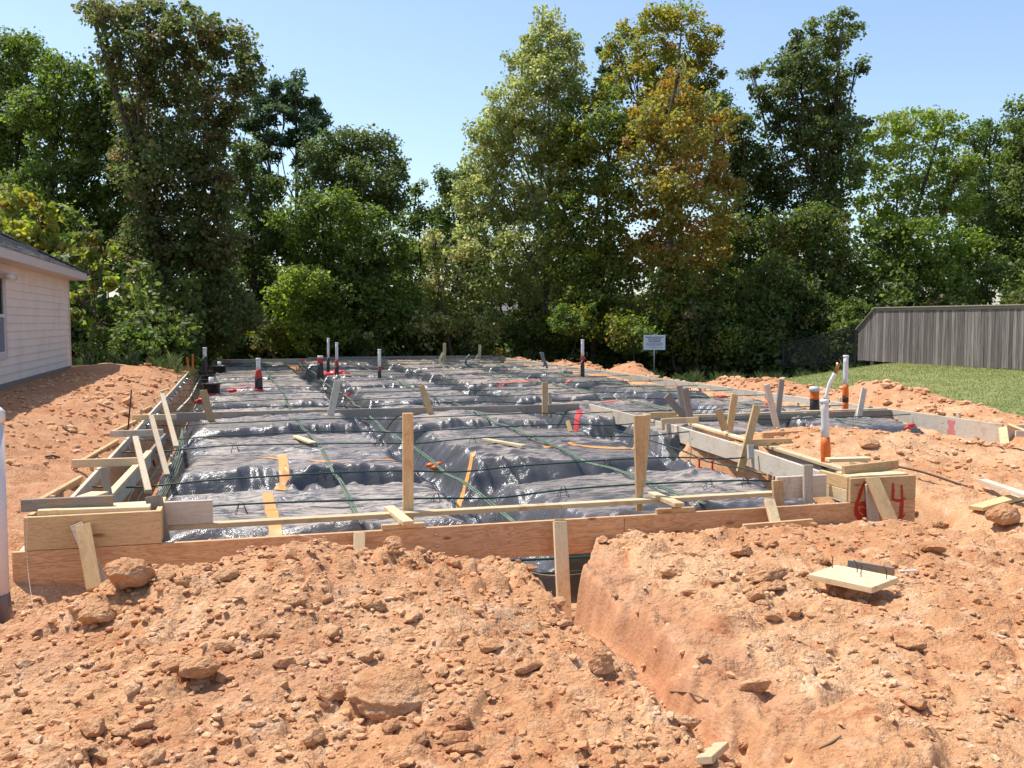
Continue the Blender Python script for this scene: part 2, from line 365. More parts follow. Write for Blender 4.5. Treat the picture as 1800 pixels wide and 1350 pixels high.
def tube_np(P, r, ns=7, cap=True):
    P = np.asarray(P, float); n = len(P); r = np.ones(n)*r if np.isscalar(r) else np.asarray(r, float)
    T = np.gradient(P, axis=0); T /= (np.linalg.norm(T, axis=1)[:, None]+1e-9)
    ref = np.array([0.0, 0, 1]) if abs(T[:, 2]).mean() < 0.8 else np.array([1.0, 0, 0])
    A = np.cross(T, ref); A /= (np.linalg.norm(A, axis=1)[:, None]+1e-9); B = np.cross(T, A)
    a = np.linspace(0, 2*np.pi, ns, endpoint=False)
    V = (P[:, None, :] + (A[:, None, :]*np.cos(a)[None, :, None] + B[:, None, :]*np.sin(a)[None, :, None])*r[:, None, None]).reshape(-1, 3)
    i = np.arange(n-1)[:, None]*ns; j = np.arange(ns)[None, :]; k = (j+1) % ns
    Q = np.stack([i+j, i+k, i+ns+k, i+ns+j], -1).reshape(-1, 4)
    if cap:
        V = np.vstack([V, P[0], P[-1]]); c0 = n*ns; c1 = c0+1; e = (n-1)*ns
        q0 = np.stack([np.full(ns, c0), (np.arange(ns)+1) % ns, np.arange(ns), np.full(ns, c0)], -1)
        V2 = V
        # cap fans as quads with a doubled midpoint are degenerate; use extra ring vertices instead
        mids0 = len(V2); 
        Q = np.vstack([Q]); capq = []
        for s in range(0, ns-1, 2):
            capq.append([c0, (s+2) % ns, s+1, s]); capq.append([c1, e+s, e+s+1, e+(s+2) % ns])
        Q = np.vstack([Q, np.array(capq)])
        V = V2
    return V, Q
def tube(name, P, r, mat, parent=None, ns=8):
    V, Q = tube_np(P, r, ns if ns % 2 == 0 else ns+1); o = link(name, mesh_np(name, V, Q), mat)
    if parent is not None: putin(o, parent)
    return o
def curve_pts(ctrl, n=24):
    """Catmull-Rom through control points"""
    c = np.array([list(p) for p in ctrl], float); c = np.vstack([2*c[0]-c[1], c, 2*c[-1]-c[-2]]); out = []
    segs = len(c)-3; per = max(2, n//segs)
    for i in range(segs):
        for t in np.linspace(0, 1, per, endpoint=False):
            a, b, d, e = c[i:i+4]
            out.append(0.5*((2*b)+(-a+d)*t+(2*a-5*b+4*d-e)*t*t+(-a+3*b-3*d+e)*t**3))
    out.append(c[-2]); return np.array(out)

# ---------------------------------------------------------------- terrain
FX0, FX1, FY0, FY1 = -1.46, 11.5, 7.32, 42.4      # outer form rectangle
def gauss(x, y, cx, cy, sx, sy, rot=0.0):
    dx = x-cx; dy = y-cy; c, s = math.cos(rot), math.sin(rot); u = dx*c+dy*s; v = -dx*s+dy*c
    return np.exp(-0.5*((u/sx)**2+(v/sy)**2))
def rub0(x, y): return ss(2.3, 1.8, x)*ss(8, 7, y)
def ground_h(x, y, detail=True):
    x = np.asarray(x, float); y = np.asarray(y, float)
    h = np.full(np.broadcast(x, y).shape, -0.15)
    # left yard rises to the neighbour's footing
    left = ss(-1.4, -3.2, x)*ss(5.5, 9.5, y)
    h = h + 0.34*left + 0.12*ss(-1.3, -1.7, x)*ss(6.5, 8.5, y)
    # far
    h = h + (-0.35)*ss(43.0, 48, y) 
    # right yard / lawn
    lawnm = ss(12.6, 13.6, x+0.35*noise(y*0.7, x*0.3, 5))*ss(31.5, 28.0, y-(x-13)*0.62+6.5*0)
    h = h + ss(11.5, 13.5, x)*0.12 + 0.2*ss(14, 22, x)*ss(36, 29, y)
    h = h - 0.85*ss(12.0, 17.0, y-0.62*(x-13)-10.5)*ss(11.8, 14.0, x)*ss(46, 40, y)
    # spoil berm beyond the right form
    brm = np.exp(-0.5*((x-12.25)/0.34)**2)*ss(12.0, 14.0, y)*ss(43, 41.5, y)
    h = h + brm*(0.16+0.22*fbm(y*0.42, x*0.2, 31, 2))
    h = h + 0.30*gauss(x, y, 12.6, 16.2, 0.6, 1.4) + 0.22*gauss(x, y, 12.5, 28.6, 0.5, 1.4) + 0.15*gauss(x, y, 12.4, 34, 0.6, 1.5)+0.12*gauss(x, y, 12.3, 21.5, 0.5, 1.2)
    # spoil along the left form
    h = h + np.exp(-0.5*((x+2.1)/0.35)**2)*ss(15, 19, y)*ss(44, 40, y)*(0.12+0.10*fbm(y*0.8, x, 41, 2))
    h = h + 0.16*gauss(x, y, -3.3, 28.0, 0.7, 0.5)
    # near mounds in front of the front board
    A = 0.26*gauss(x, y, 0.26, 6.12, 0.50, 0.85) + 0.075*gauss(x, y, 1.30, 5.9, 0.50, 0.75) + 0.16*gauss(x, y, -0.60, 6.12, 0.38, 0.36) + 0.05*gauss(x, y, 0.4, 4.7, 1.6, 1.0)
    A = A - 0.27*gauss(x, y, -1.30, 6.95, 0.95, 0.5) - 0.05*gauss(x, y, -1.1, 4.2, 0.8, 0.8)
    B = 0.095*ss(1.9, 2.9, x)*ss(3.4, 6.2, y)*ss(6.4, 4.6, x) + 0.02*gauss(x, y, 3.4, 5.6, 0.8, 0.9) 
    nearm = ss(7.9, 6.8, y)
    h = h + (A+B)*nearm
    # hollow round the right corner box
    h = h - 0.20*gauss(x, y, 6.05, 7.25, 0.28, 0.45)*1.0
    # dip just before the front board
    h = h - 0.10*ss(6.7, 7.1, y)*ss(8, 7.4, y)*ss(-1.5, -0.5, x)*ss(6.3, 5.6, x)
    # dirt heap inside the right wing and in front of it
    h = h + 0.24*gauss(x, y, 8.4, 11.6, 1.0, 1.0)-0.20*gauss(x, y, 10.7, 13.2, 1.3, 1.2)*ss(11.75, 11.55, x)+0.16*gauss(x, y, 7.2, 10.6, 0.7, 0.9) + 0.05*gauss(x, y, 7.5, 8.6, 1.5, 0.8)
    # lateral trench towards the camera along Y at X ~ 2.1
    wob = 0.05*noise(y*1.4, y*0+3.1, 61)
    cx = 2.02 + wob + 0.30*ss(5.9, 6.8, y)
    dep = (0.26*ss(2.3, 4.3, y)+0.36*ss(5.3, 6.6, y)+0.01)*ss(7.9, 7.5, y)
    left_edge = ss(cx-0.26-0.55*ss(6.15, 7.0, y), cx-0.02-0.40*ss(6.2, 7.0, y), x+0.05*noise(x*5, y*5, 67)); right_edge = 1-ss(cx+0.08, cx+0.21, x-0.26*ss(6.35, 7.05, y)-0.09*noise(x*2.2, y*2.3, 63)-0.04*noise(x*6, y*6, 64)-0.02*noise(x*14, y*14, 65))
    trench = left_edge*right_edge*dep
    h = h - trench
    # ground outside falls nothing; inside the forms it is dug out
    rough_e = 0.05*noise(x*2.1, y*2.1, 77)
    ins = ss(FX0+0.03, FX0+0.12, x)*ss(6.55, 6.30, x+rough_e*1.5)*ss(FY0+0.03, FY0+0.14, y)*ss(FY1, FY1-0.2, y)
    ins2 = ss(6.1, 6.4, x)*ss(FX1-0.03, FX1-0.15, x)*ss(13.0, 13.9, y+rough_e*4)*ss(FY1, FY1-0.2, y)
    inside = np.maximum(ins, ins2)
    h = h*(1-inside) + inside*(-0.80)
    if detail:
        a = np.clip(1-inside, 0, 1)
        near = ss(30, 12, np.hypot(x, y))
        wall = np.clip(trench*right_edge*6, 0, 1)*ss(cx, cx+0.2, x)
        lawn_c = ss(12.8, 14, x)*ss(13.0, 15, y)
        rm = a*(1-0.8*lawn_c)*(1-0.75*wall)
        base = fbm(x*1.1, y*1.1, 3, 4, 0.5)*0.045 - 0.03*np.clip(1-np.abs(fbm(x*1.6, y*1.6, 36, 2))*5, 0, 1)*(1-rub0(x, y))
        rug = fbm(x*4, y*4, 13, 3, 0.6); rr_ = np.hypot(x, y); fin = ss(10, 6.5, rr_)
        rub = ss(-0.55, 0.35, fbm(x*0.55, y*0.55, 23, 2))
        leftm = ss(2.3, 1.8, x)*ss(8, 7, y)
        rub = np.clip(rub*0.55+leftm*0.55, 0, 1)*(1-0.7*wall)
        det = base + rug*0.017 + 0.014*np.abs(noise(x*11, y*11, 29))*fin + wall*(0.05*fbm(x*2.5, y*2.5, 33, 2)+0.03*np.abs(noise(x*5, y*5, 34)))*4*0.25
        c1 = cells(x, y, 0.27, 0.45, 101, 0.5)*0.8; c2 = cells(x, y, 0.125, 0.55, 111, 0.62); c3 = cells(x, y, 0.062, 0.6, 121, 0.7)
        brk = np.exp(-((x-cx-0.55)/0.28)**2)*ss(7.2, 6.8, y)*ss(2.5, 3.5, y); det = det + brk*(0.030*fbm(x*4, y*4, 38, 2)+0.9*c1)
        det = det + (c1*rub*(1+0.35*leftm) + c2*(0.25+0.75*rub) + c3*0.8*(0.45+0.55*rub)*(0.15+0.85*fin))
        h = h + det*rm*(0.35+0.65*near)
    return h

def lawn_mask(x, y):
    m = ss(12.65, 13.1, x+0.4*noise(y*0.5, x*0.2, 5))*ss(4, 9, y)
    m2 = 0.33*np.exp(-((x+3.0)/0.9)**2)*ss(22, 26, y)*ss(32, 29, y)
    return np.maximum(m, m2)
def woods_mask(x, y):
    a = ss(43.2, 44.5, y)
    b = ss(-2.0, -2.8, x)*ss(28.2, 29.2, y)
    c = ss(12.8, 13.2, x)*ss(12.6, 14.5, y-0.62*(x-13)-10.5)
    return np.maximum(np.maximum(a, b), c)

def red_mask(x, y):
    return np.maximum.reduce([ss(-1.3, -1.8, x)*ss(7, 9, y), ss(11.5, 11.8, x)*ss(14, 18, y), 0.8*ss(1.2, 0.2, x)*ss(7.5, 7, y)*ss(-0.3, 0.3, fbm(x*0.8, y*0.8, 81, 2)), ss(0.62, 0.80, 1-np.abs(x-2.22))*ss(7.2, 6.9, y)*ss(3.4, 4.2, y)])
def build_ground():
    az_f = np.arange(-19.0, 51.0, 0.148)
    az = np.radians(np.concatenate([np.arange(-180, -19, 3.5), az_f, np.arange(51, 180, 3.5)]))
    r = [0.05, 0.5, 1.0, 1.5, 2.0, 2.4]
    while r[-1] < 46: r.append(r[-1]*(1.02 if r[-1] < 2.7 else 1.0041 if r[-1] < 8.5 else 1.0062))
    while r[-1] < 900: r.append(r[-1]*1.09)
    r = np.array(r); A, Rr = np.meshgrid(az, r)
    X = np.sin(A)*Rr; Y = np.cos(A)*Rr
    Z = ground_h(X, Y)
    # level things off in the distance
    Z = Z*ss(120, 60, Rr) + (-0.5)*ss(60, 120, Rr)
    nr, na = X.shape
    V = np.stack([X, Y, Z], -1).reshape(-1, 3)
    i = np.arange(nr-1)[:, None]*na; j = np.arange(na)[None, :]; k = (j+1) % na
    Q = np.stack([i+j, i+k, i+na+k, i+na+j], -1).reshape(-1, 4)[:, ::-1]
    me = mesh_np('ground', V, Q)
    for nm, fn in (('lawn', lawn_mask), ('woods', woods_mask), ('redsoil', red_mask)):
        at = me.attributes.new(nm, 'FLOAT', 'POINT'); at.data.foreach_set('value', fn(V[:, 0], V[:, 1]).astype(np.float32))
    o = link('ground', me, M_GROUND, kind='structure')
    return o
build_ground()
def gh(x, y): return float(ground_h(np.array([x]), np.array([y]))[0])

# ---------------------------------------------------------------- plastic-covered pads
TRX = [2.38, 5.72, 8.9]; TRY = [10.95, 15.7, 20.5, 25.4, 30.3, 35.2, 39.3]
def poly_h(x, y, detail=True):
    wob = 0.12*noise(x*0.9, y*0.9, 201)+0.05*noise(x*2.7, y*2.7, 206); wob2 = 0.13*noise(x*0.9, y*0.9, 202)+0.06*noise(x*2.4, y*2.4, 207)
    t = np.zeros_like(x)
    for i, c in enumerate(TRX):
        d = np.abs(x+wob-c); m = 1-ss(0.06, 0.58, d)
        if i == 2: m = m*ss(13, 14, y)
        t = np.maximum(t, m)
    for i, c in enumerate(TRY):
        d = y+wob2-c          # near side slumps gently, far side stands steep and faces the camera
        t = np.maximum(t, np.where(d < 0, 1-ss(0.15, 1.05, -d), 1-ss(0.15, 0.66, d))*0.9)
    e = np.minimum(np.minimum(x-(-0.98), 11.28-x), np.minimum(y-7.62, 42.1-y))
    er = np.where(y < 14.2, np.minimum(e, 6.25-x), e); er = np.where((x > 6.25), np.minimum(e, y-13.2), er)
    et = 1-ss(-0.05, 0.52, er+0.08*noise(x*1.3, y*1.3, 203)); t = np.maximum(t, et)
    h = -0.125 - 0.50*t - 0.32*ss(7.80, 7.62, y) + 0.035*noise(x*0.5, y*0.5, 204)
    if detail:
        sl = np.clip(t*(1-t)*4, 0, 1)
        wx_ = x+0.5*noise(x*0.6, y*0.6, 211); wy_ = y+0.5*noise(x*0.6, y*0.6, 212)
        am = ss(-0.25, 0.35, noise(x*0.5, y*0.7, 225)); am2 = ss(0.0, 0.45, noise(x*0.8+7, y*0.9, 226)); edge = np.maximum(sl, ss(0.0, 0.15, t))
        def fold(a_, b_, sd, sharp): return np.clip(1-np.abs(noise(a_, b_, sd))*sharp, 0, 1)
        h = h + fold(wx_*0.40, wy_*1.1, 220, 2.4)**2*0.045*(0.2+0.8*am)                 # broad swells
        h = h + fold(wx_*0.55+wy_*0.25, wy_*2.3, 221, 3.4)**1.4*0.036*(0.35+0.65*am)      # long thin folds across
        h = h + fold(wx_*1.7-wy_*0.9, wy_*1.6+wx_*0.5, 222, 3.4)**1.6*0.030*am2           # slanting pulls
        h = h + fold(wx_*3.0+wy_*2.2, wy_*2.4-wx_*1.2, 223, 3.0)**1.5*0.010*am2 + fold(wx_*1.1, wy_*5.5, 227, 3.2)**1.4*0.007*(0.3+0.7*am)+fold(wx_*1.3+wy_*4.2, wy_*1.2-wx_*0.4, 228, 3.6)**1.5*0.010*ss(-0.1, 0.4, noise(x*0.6, y*0.6, 229))
        h = h + fbm(x*1.2, y*1.2, 231, 2)*0.018
        h = h + (fold(x*3.2+y*0.8+0.5*wx_, y*0.7, 241, 3.0)**1.4*0.085*(0.15+am2)+fold(x*0.9, y*3.2+wx_, 242, 3.0)**1.4*0.03+fold(x*2.2, y*2.2, 243, 2.4)*0.02)*edge
    return h
def build_poly():
    xs = np.concatenate([np.arange(-1.02, 6.3, 0.031), np.arange(6.3, 11.32, 0.045)])
    ys = [7.58]
    while ys[-1] < 42.1: ys.append(ys[-1]+0.026*max(1.0, ys[-1]/11.0))
    ys = np.array(ys); X, Y = np.meshgrid(xs, ys); Z = poly_h(X, Y)
    nr, na = X.shape
    V = np.stack([X, Y, Z], -1).reshape(-1, 3)
    i = np.arange(nr-1)[:, None]*na; j = np.arange(na-1)[None, :]
    Q = np.stack([i+j, i+j+1, i+na+j+1, i+na+j], -1).reshape(-1, 4)
    cx = V[Q[:, 0], 0]; cy = V[Q[:, 0], 1]
    keep = ~((cx > 6.22) & (cy < 13.25)); Q = Q[keep]
    used = np.unique(Q); rm = -np.ones(len(V), int); rm[used] = np.arange(len(used)); V = V[used]; Q = rm[Q]
    me = mesh_np('plastic_sheet', V, Q)
    d = 0.55+0.45*ss(-0.4, 0.3, fbm(V[:, 0]*0.35, V[:, 1]*0.35, 251, 3)); d = d*ss(-0.30, -0.15, V[:, 2])
    at = me.attributes.new('dust', 'FLOAT', 'POINT'); at.data.foreach_set('value', d.astype(np.float32))
    o = link('plastic_sheet', me, M_POLY)
    return tag(o, 'wrinkled glossy black plastic sheeting stretched over the dirt pads inside the wooden forms', 'plastic sheet')
build_poly()
def ph(x, y): return float(poly_h(np.array([x]), np.array([y]))[0])

# orange and red tape strips lying on the plastic
def tape_strip(pts, width, mat, label, cat='tape strip', group=None, lift=0.008):
    P = curve_pts([(p[0], p[1], 0) for p in pts], 60); T = np.gradient(P, axis=0); T /= np.linalg.norm(T, axis=1)[:, None]
    S_ = np.stack([-T[:, 1], T[:, 0]], -1); V = []; nw = 5
    for k in range(nw):
        o_ = (k/(nw-1)-0.5)*width*(1+0.15*noise(P[:, 0]*4, P[:, 1]*4, 9))
        x = P[:, 0]+S_[:, 0]*o_; y = P[:, 1]+S_[:, 1]*o_
        V.append(np.stack([x, y, poly_h(x, y)+lift], -1))
    V = np.stack(V, 1); n = len(P); V = V.reshape(-1, 3)
    i = np.arange(n-1)[:, None]*nw; j = np.arange(nw-1)[None, :]
    Q = np.stack([i+j, i+j+1, i+nw+j+1, i+nw+j], -1).reshape(-1, 4)
    o = link('tape_strip', mesh_np('tape_strip', V, Q), mat); return tag(o, label, cat, group)
GT = 'tape strips stuck on the plastic'
def wp(u, v, z=-0.1): p = wz(u, v, z); return (p.x, p.y)
tape_strip([wp(487, 945), wp(478, 905), wp(470, 868)], 0.105, M_TAPE, 'orange tape strip on the nearest left pad, behind the front board', group=GT)
tape_strip([wp(492, 862), wp(501, 838), wp(496, 805)], 0.11, M_TAPE, 'orange tape strip draped over the shiny front fold of the second left pad', group=GT)
tape_strip([wp(795, 850), wp(810, 815), wp(836, 797)], 0.07, M_TAPE, 'orange tape edge curving down the fold beside the central trench', group=GT)
tape_strip([wp(955, 786), wp(1060, 783), wp(1150, 782)], 0.10, M_TAPE, 'long dusty orange tape line running across the middle pad', group=GT)
tape_strip([wp(440, 803), wp(560, 812), wp(705, 803)], 0.04, M_TAPE, 'thin orange tape line crossing the second left pad', group=GT)
tape_strip([wp(1205, 812), wp(1222, 792), wp(1232, 784)], 0.09, M_ORANGE, 'bright orange tape patch on the dark fold under the inner right board', group=GT)
tape_strip([wp(1005, 738, -0.15), wp(1013, 728), wp(1020, 720)], 0.11, M_REDT, 'bright red tape patch at the end of the grey cross board', group=GT)
tape_strip([wp(1060, 706), wp(1130, 700), wp(1170, 697)], 0.22, M_PINKT, 'long faded red tape band on the pad right of the grey cross board', group=GT)
tape_strip([wp(870, 673), wp(940, 668), wp(1050, 667)], 0.28, M_PINKT, 'faded red tape band on a far middle pad below the conduit', group=GT)
tape_strip([wp(405, 681), wp(440, 679), wp(452, 679)], 0.3, M_PINKT, 'faded red tape patch near the red and black pipe on the far left pad', group=GT)
tape_strip([wp(500, 676), wp(540, 676), wp(560, 677)], 0.25, M_PINKT, 'faded red tape patch between the two groups of far pipes', group=GT)

# ---------------------------------------------------------------- formwork
BH = 0.286
def flat_stake(parent, top, bot, plane, mat=W_PINE, wid=0.085, thk=0.036, ext=0.0, pt=0.0, name='stake', side=None, d=None):
    """top/bot pixel pairs on a plane given as ('x'|'y', value) or two values for top and bottom"""
    ax, v0, v1 = plane if len(plane) == 3 else (plane[0], plane[1], plane[1])
    f = wy if ax == 'y' else wx
    a = f(top[0], top[1], v0); b = f(bot[0], bot[1], v1)
    if ext: b = b + (b-a).normalized()*ext
    return beam(name, b, a, wid, thk, mat, parent, side or ((1, 0, 0) if ax == 'y' else (0, 1, 0)), pt)

# --- front
ff = thing('front_formwork', 'long reddish wooden front form board with boxed corners, stakes and the red number', 'formwork', (2.2, 7.34, -0.28))
aabb('board', -1.52, 3.05, 7.32, 7.358, -BH, 0, W_RED, ff)
aabb('board', 3.054, 5.88, 7.32, 7.358, -BH, 0, W_RED, ff)
aabb('splice_board', 2.5, 3.6, 7.362, 7.40, -BH+0.02, -0.01, W_PINE, ff)
# left corner box
aabb('box_board', -1.44, -0.54, 7.318, 7.356, 0.004, 0.24, W_PINE, ff)
aabb('box_board', -0.578, -0.54, 7.36, 7.92, 0.004, 0.236, W_PINE, ff)
aabb('box_board', -1.44, -1.402, 7.36, 8.1, 0.004, 0.232, W_PINE, ff)
beam('top_plank', (-1.36, 7.43, 0.258), (-0.62, 7.43, 0.246), 0.13, 0.036, W_PALE, ff, (0, 1, 0))
beam('top_plank', (-1.30, 7.38, 0.262), (-1.05, 8.15, 0.25), 0.14, 0.030, W_PALE, ff, (1, 0, 0))
beam('top_plank', (-1.38, 7.62, 0.23), (-0.62, 7.62, 0.232), 0.14, 0.036, W_PALE, ff, (0, 1, 0))
aabb('ledge_board', -0.69, -0.19, 7.60, 7.638, 0.072, 0.25, W_LIGHTGREY, ff)
beam('stake', wy(285, 953, 7.50), wy(270, 871, 7.56), 0.12, 0.03, W_GREY, ff, (1, 0, 0))
beam('stake', wy(166, 1035, 7.02), wy(146, 923, 7.27), 0.10, 0.038, W_PINE, ff, (1, 0, 0))
beam('stake', wy(178, 1025, 7.12), wy(134, 921, 7.305), 0.085, 0.02, W_LIGHTGREY, ff, (1, 0, 0))
beam('stake', wy(630, 1010, 7.12), wy(632, 937, 7.285), 0.085, 0.036, W_PALE, ff, (1, 0, 0))
beam('stake', wy(993, 1100, 6.95), wy(984, 917, 7.25), 0.11, 0.036, W_PALE, ff, (1, 0, 0))
beam('stake', wy(984, 925, 7.30), wy(984, 912, 7.312), 0.09, 0.012, W_PINE, ff, (1, 0, 0))
# inner ledger with hangers
lg = (0.05)
aabb('ledger', -0.66, 2.6, 7.60, 7.69, 0.032, 0.070, W_PALE, ff)
beam('ledger', (2.603, 7.645, 0.051), (4.95, 7.70, 0.045), 0.09, 0.038, W_PALE, ff, (0, 1, 0))
beam('hanger_block', wy(684, 893, 7.80), wy(718, 920, 7.22), 0.085, 0.036, W_PALE, ff, (1, 0, 0))
beam('hanger_block', wy(1147, 868, 7.85), wy(1195, 888, 7.24), 0.085, 0.036, W_PALE, ff, (1, 0, 0))
a = wz(672, 929, 0.02); b = wz(748, 924, 0.02); beam('block', (a.x, 7.345, 0.020), (b.x, 7.345, 0.020), 0.04, 0.036, W_PINE, ff)
a = wz(1156, 900, 0.02); b = wz(1226, 897, 0.02); beam('block', (a.x, 7.345, 0.020), (b.x, 7.345, 0.020), 0.04, 0.036, W_PINE, ff)
beam('tall_stake', wy(717, 900, 7.72)+Vector((0, 0, -0.6)), wy(717, 726, 7.72), 0.036, 0.085, W_PINE, ff, (0, 1, 0))
o = beam('tall_stake', wy(1125, 888, 7.74)+Vector((-0.01, 0, -0.05)), wy(1125, 730, 7.74), 0.115, 0.04, W_PINE, ff, (1, 0, 0), 0.42)
beam('tall_stake', wy(1128, 800, 8.35)+Vector((0, 0, -0.3)), wy(1137, 728, 8.35), 0.05, 0.085, W_PINE, ff, (1, 0, 0))
# right end
aabb('ledge_board', 4.65, 5.16, 7.62, 7.658, 0.004, 0.205, W_LIGHTGREY, ff)
beam('stake', wy(1370, 905, 7.60), wy(1366, 844, 7.62), 0.10, 0.038, W_PINE, ff, (1, 0, 0))
beam('brace', wy(1367, 935, 7.05), wy(1352, 878, 7.30), 0.09, 0.036, W_PALE, ff, (1, 0, 0))
beam('scrap_board', wy(1306, 931, 7.10), wy(1428, 921, 7.10), 0.09, 0.036, W_PINE, ff, (0, 0, 1))
beam('stake', wy(1420, 885, 7.55), wy(1420, 817, 7.58), 0.09, 0.03, W_LIGHTGREY, ff, (1, 0, 0))
aabb('box_board', 5.20, 5.88, 7.318, 7.356, 0.004, 0.215, W_PINE, ff)
aabb('box_board', 5.195, 5.233, 7.36, 7.80, 0.110, 0.222, W_PINE, ff)
aabb('box_board', 5.190, 5.228, 7.36, 7.78, 0.004, 0.106, W_PALE, ff)
aabb('box_board', 5.842, 5.88, 7.36, 8.25, 0.004, 0.215, W_PINE, ff)
aabb('box_board', 5.842, 5.88, 7.362, 8.3, -BH, 0, W_RED, ff)
aabb('top_plank', 5.24, 5.84, 7.37, 7.50, 0.19, 0.228, W_PALE, ff)
aabb('top_plank', 5.30, 5.84, 7.56, 7.69, 0.18, 0.218, W_PALE, ff)
beam('top_plank', wz(1482, 827, 0.26), wz(1577, 816, 0.26), 0.085, 0.038, W_PINE, ff, (0, 0, 1))
beam('stake', wy(1580, 948, 6.95), wy(1533, 840, 7.27), 0.125, 0.038, W_PINE, ff, (1, 0, 0))
beam('stake', wy(1537, 945, 7.27), wy(1531, 850, 7.29), 0.11, 0.03, W_LIGHTGREY, ff, (1, 0, 0))
beam('corner_block', (5.88, 8.0, 0.27), (5.45, 8.05, 0.27), 0.09, 0.036, W_PALE, ff, (0, 1, 0))
# bolts and bolt holes on the board
for (u, v) in ((448, 940), (766, 939), (768, 960)):
    p = wy(u, v, 7.316); tube('bolt', [(p.x, 7.325, p.z), (p.x, 7.306, p.z)], 0.011, M_STEEL, ff, 8)
# the sprayed number 64, loose strokes laid over both boards
def stroke(pts, wds, name='painted_digit', y=7.3155, mat=M_PAINT, parent=ff, jag=0.004):
    Q = []; P = [wy(u, v, y) for u, v in pts]; P = curve_pts(P, 40); n = len(P)
    wds = np.interp(np.linspace(0, 1, n), np.linspace(0, 1, len(wds)), wds)
    T = np.gradient(P, axis=0); T /= np.linalg.norm(T, axis=1)[:, None]; V = []
    for i in range(n):
        nx, nzv = -T[i, 2], T[i, 0]; j1 = jag*random.uniform(-1, 1); j2 = jag*random.uniform(-1, 1)
        V.append((P[i, 0]+nx*(wds[i]+j1), y, P[i, 2]+nzv*(wds[i]+j1))); V.append((P[i, 0]-nx*(wds[i]+j2), y, P[i, 2]-nzv*(wds[i]+j2)))
    return np.array(V), np.array([[2*i, 2*i+1, 2*i+3, 2*i+2] for i in range(n-1)])
def digits(strokes, name, parent, mat=M_PAINT):
    VV = []; QQ = []; off = 0
    for k, (pts, wd_) in enumerate(strokes):
        V, Q = stroke(pts, wd_, y=7.3155-0.0006*k); VV.append(V); QQ.append(Q+off); off += len(V)
    putin(link(name, mesh_np(name, np.vstack(VV), np.vstack(QQ), False), mat), parent)
digits([([(1520, 846), (1514, 862), (1508, 880), (1505, 893), (1508, 906), (1517, 912), (1525, 905)], [0.012, 0.018, 0.017, 0.022, 0.026, 0.030, 0.018]),
        ([(1509, 888), (1518, 886), (1527, 892), (1527, 906), (1519, 912)], [0.012, 0.02, 0.024, 0.026, 0.02]),
        ([(1512, 895), (1519, 899), (1523, 902)], [0.02, 0.026, 0.02])], 'painted_digit', ff)
digits([([(1570, 849), (1570, 862), (1569.5, 877)], [0.010, 0.016, 0.016]),
        ([(1568, 877), (1580, 880), (1591, 875)], [0.010, 0.014, 0.008]),
        ([(1585, 852), (1586, 872), (1585, 895), (1583, 917)], [0.010, 0.013, 0.020, 0.014]),
        ([(1580, 911), (1586, 908), (1591, 904)], [0.008, 0.014, 0.006])], 'painted_digit', ff)

# --- left
lf = thing('left_formwork', 'long left side form wall of double weathered boards with braces along the dirt yard', 'formwork', (-1.45, 20, -0.28))
segs = [7.36, 11.6, 16.4, 21.2, 26.0, 31.0, 36.0, 42.36]
for a, b in zip(segs[:-1], segs[1:]):
    j = random.uniform(-0.015, 0.015)
    beam('board', (-1.46+j*0.5, a+0.003, -BH/2), (-1.46+j*0.5, b-0.003, -BH/2), BH, 0.038, W_LIGHTGREY, lf)
# inner brick-ledge board
beam('inner_board', (-1.20, 7.95, -0.09), (-1.05, 12.6, -0.09), 0.19, 0.038, W_LIGHTGREY, lf)
beam('inner_board', (-1.05, 12.61, -0.07), (-1.0, 14.6, -0.07), 0.14, 0.038, W_GREY, lf)
beam('top_strip', (-1.175, 8.0, 0.024), (-1.03, 12.4, 0.024), 0.07, 0.036, W_PALE, lf, (1, 0, 0))
def pp(u, v, z): return wz(u, v, z)
for (a, b, z, m_) in (((233, 734), (310, 733), 0.06, W_PALE), ((194, 763), (287, 760), 0.08, W_LIGHTGREY), ((126, 815), (249, 811), 0.07, W_PALE), ((37, 889), (199, 881), 0.30, W_GREY)):
    beam('cross_piece', pp(*a, z), pp(*b, z), 0.088, 0.037, m_, lf, (0, 0, 1))
for (t, b, X0, X1) in (((285, 693), (312, 800), -1.0, -0.7), ((355, 687), (375, 755), -0.75, -0.6), ((266, 732), (296, 850), -1.05, -0.75), ((238, 769), (263, 878), -1.08, -0.8), ((181, 822), (198, 905), -1.15, -1.08)):
    beam('stake', wx(b[0]-2, b[1]-14, X1), wx(t[0], t[1], X0), 0.060, 0.037, W_TAN, lf, (1, 0.2, 0))
# kickers outside the left form
y = 8.9; k = 0
while y < 38:
    ln = random.uniform(1.6, 2.6); z0 = 0.02
    beam('kicker', (-1.66-random.uniform(0, .08), y, -0.0+random.uniform(-.03, .03)), (-1.56, y+ln, -0.02), 0.088, 0.038, W_PINE, lf, (0.3, 0, 1))
    beam('stake', (-1.60, y+0.1, -0.5), (-1.56+random.uniform(-.04, .02), y+0.15, 0.05+random.uniform(0, .06)), 0.07, 0.036, W_PINE, lf, (0, 1, 0))
    y += ln+random.uniform(0.3, 0.9); k += 1
for yy in np.arange(15.0, 33, 1.9):
    tube('anchor', [(-1.44, yy, -0.12), (-1.37, yy, -0.12)], [0.03, 0.045], M_STEEL, lf, 10)

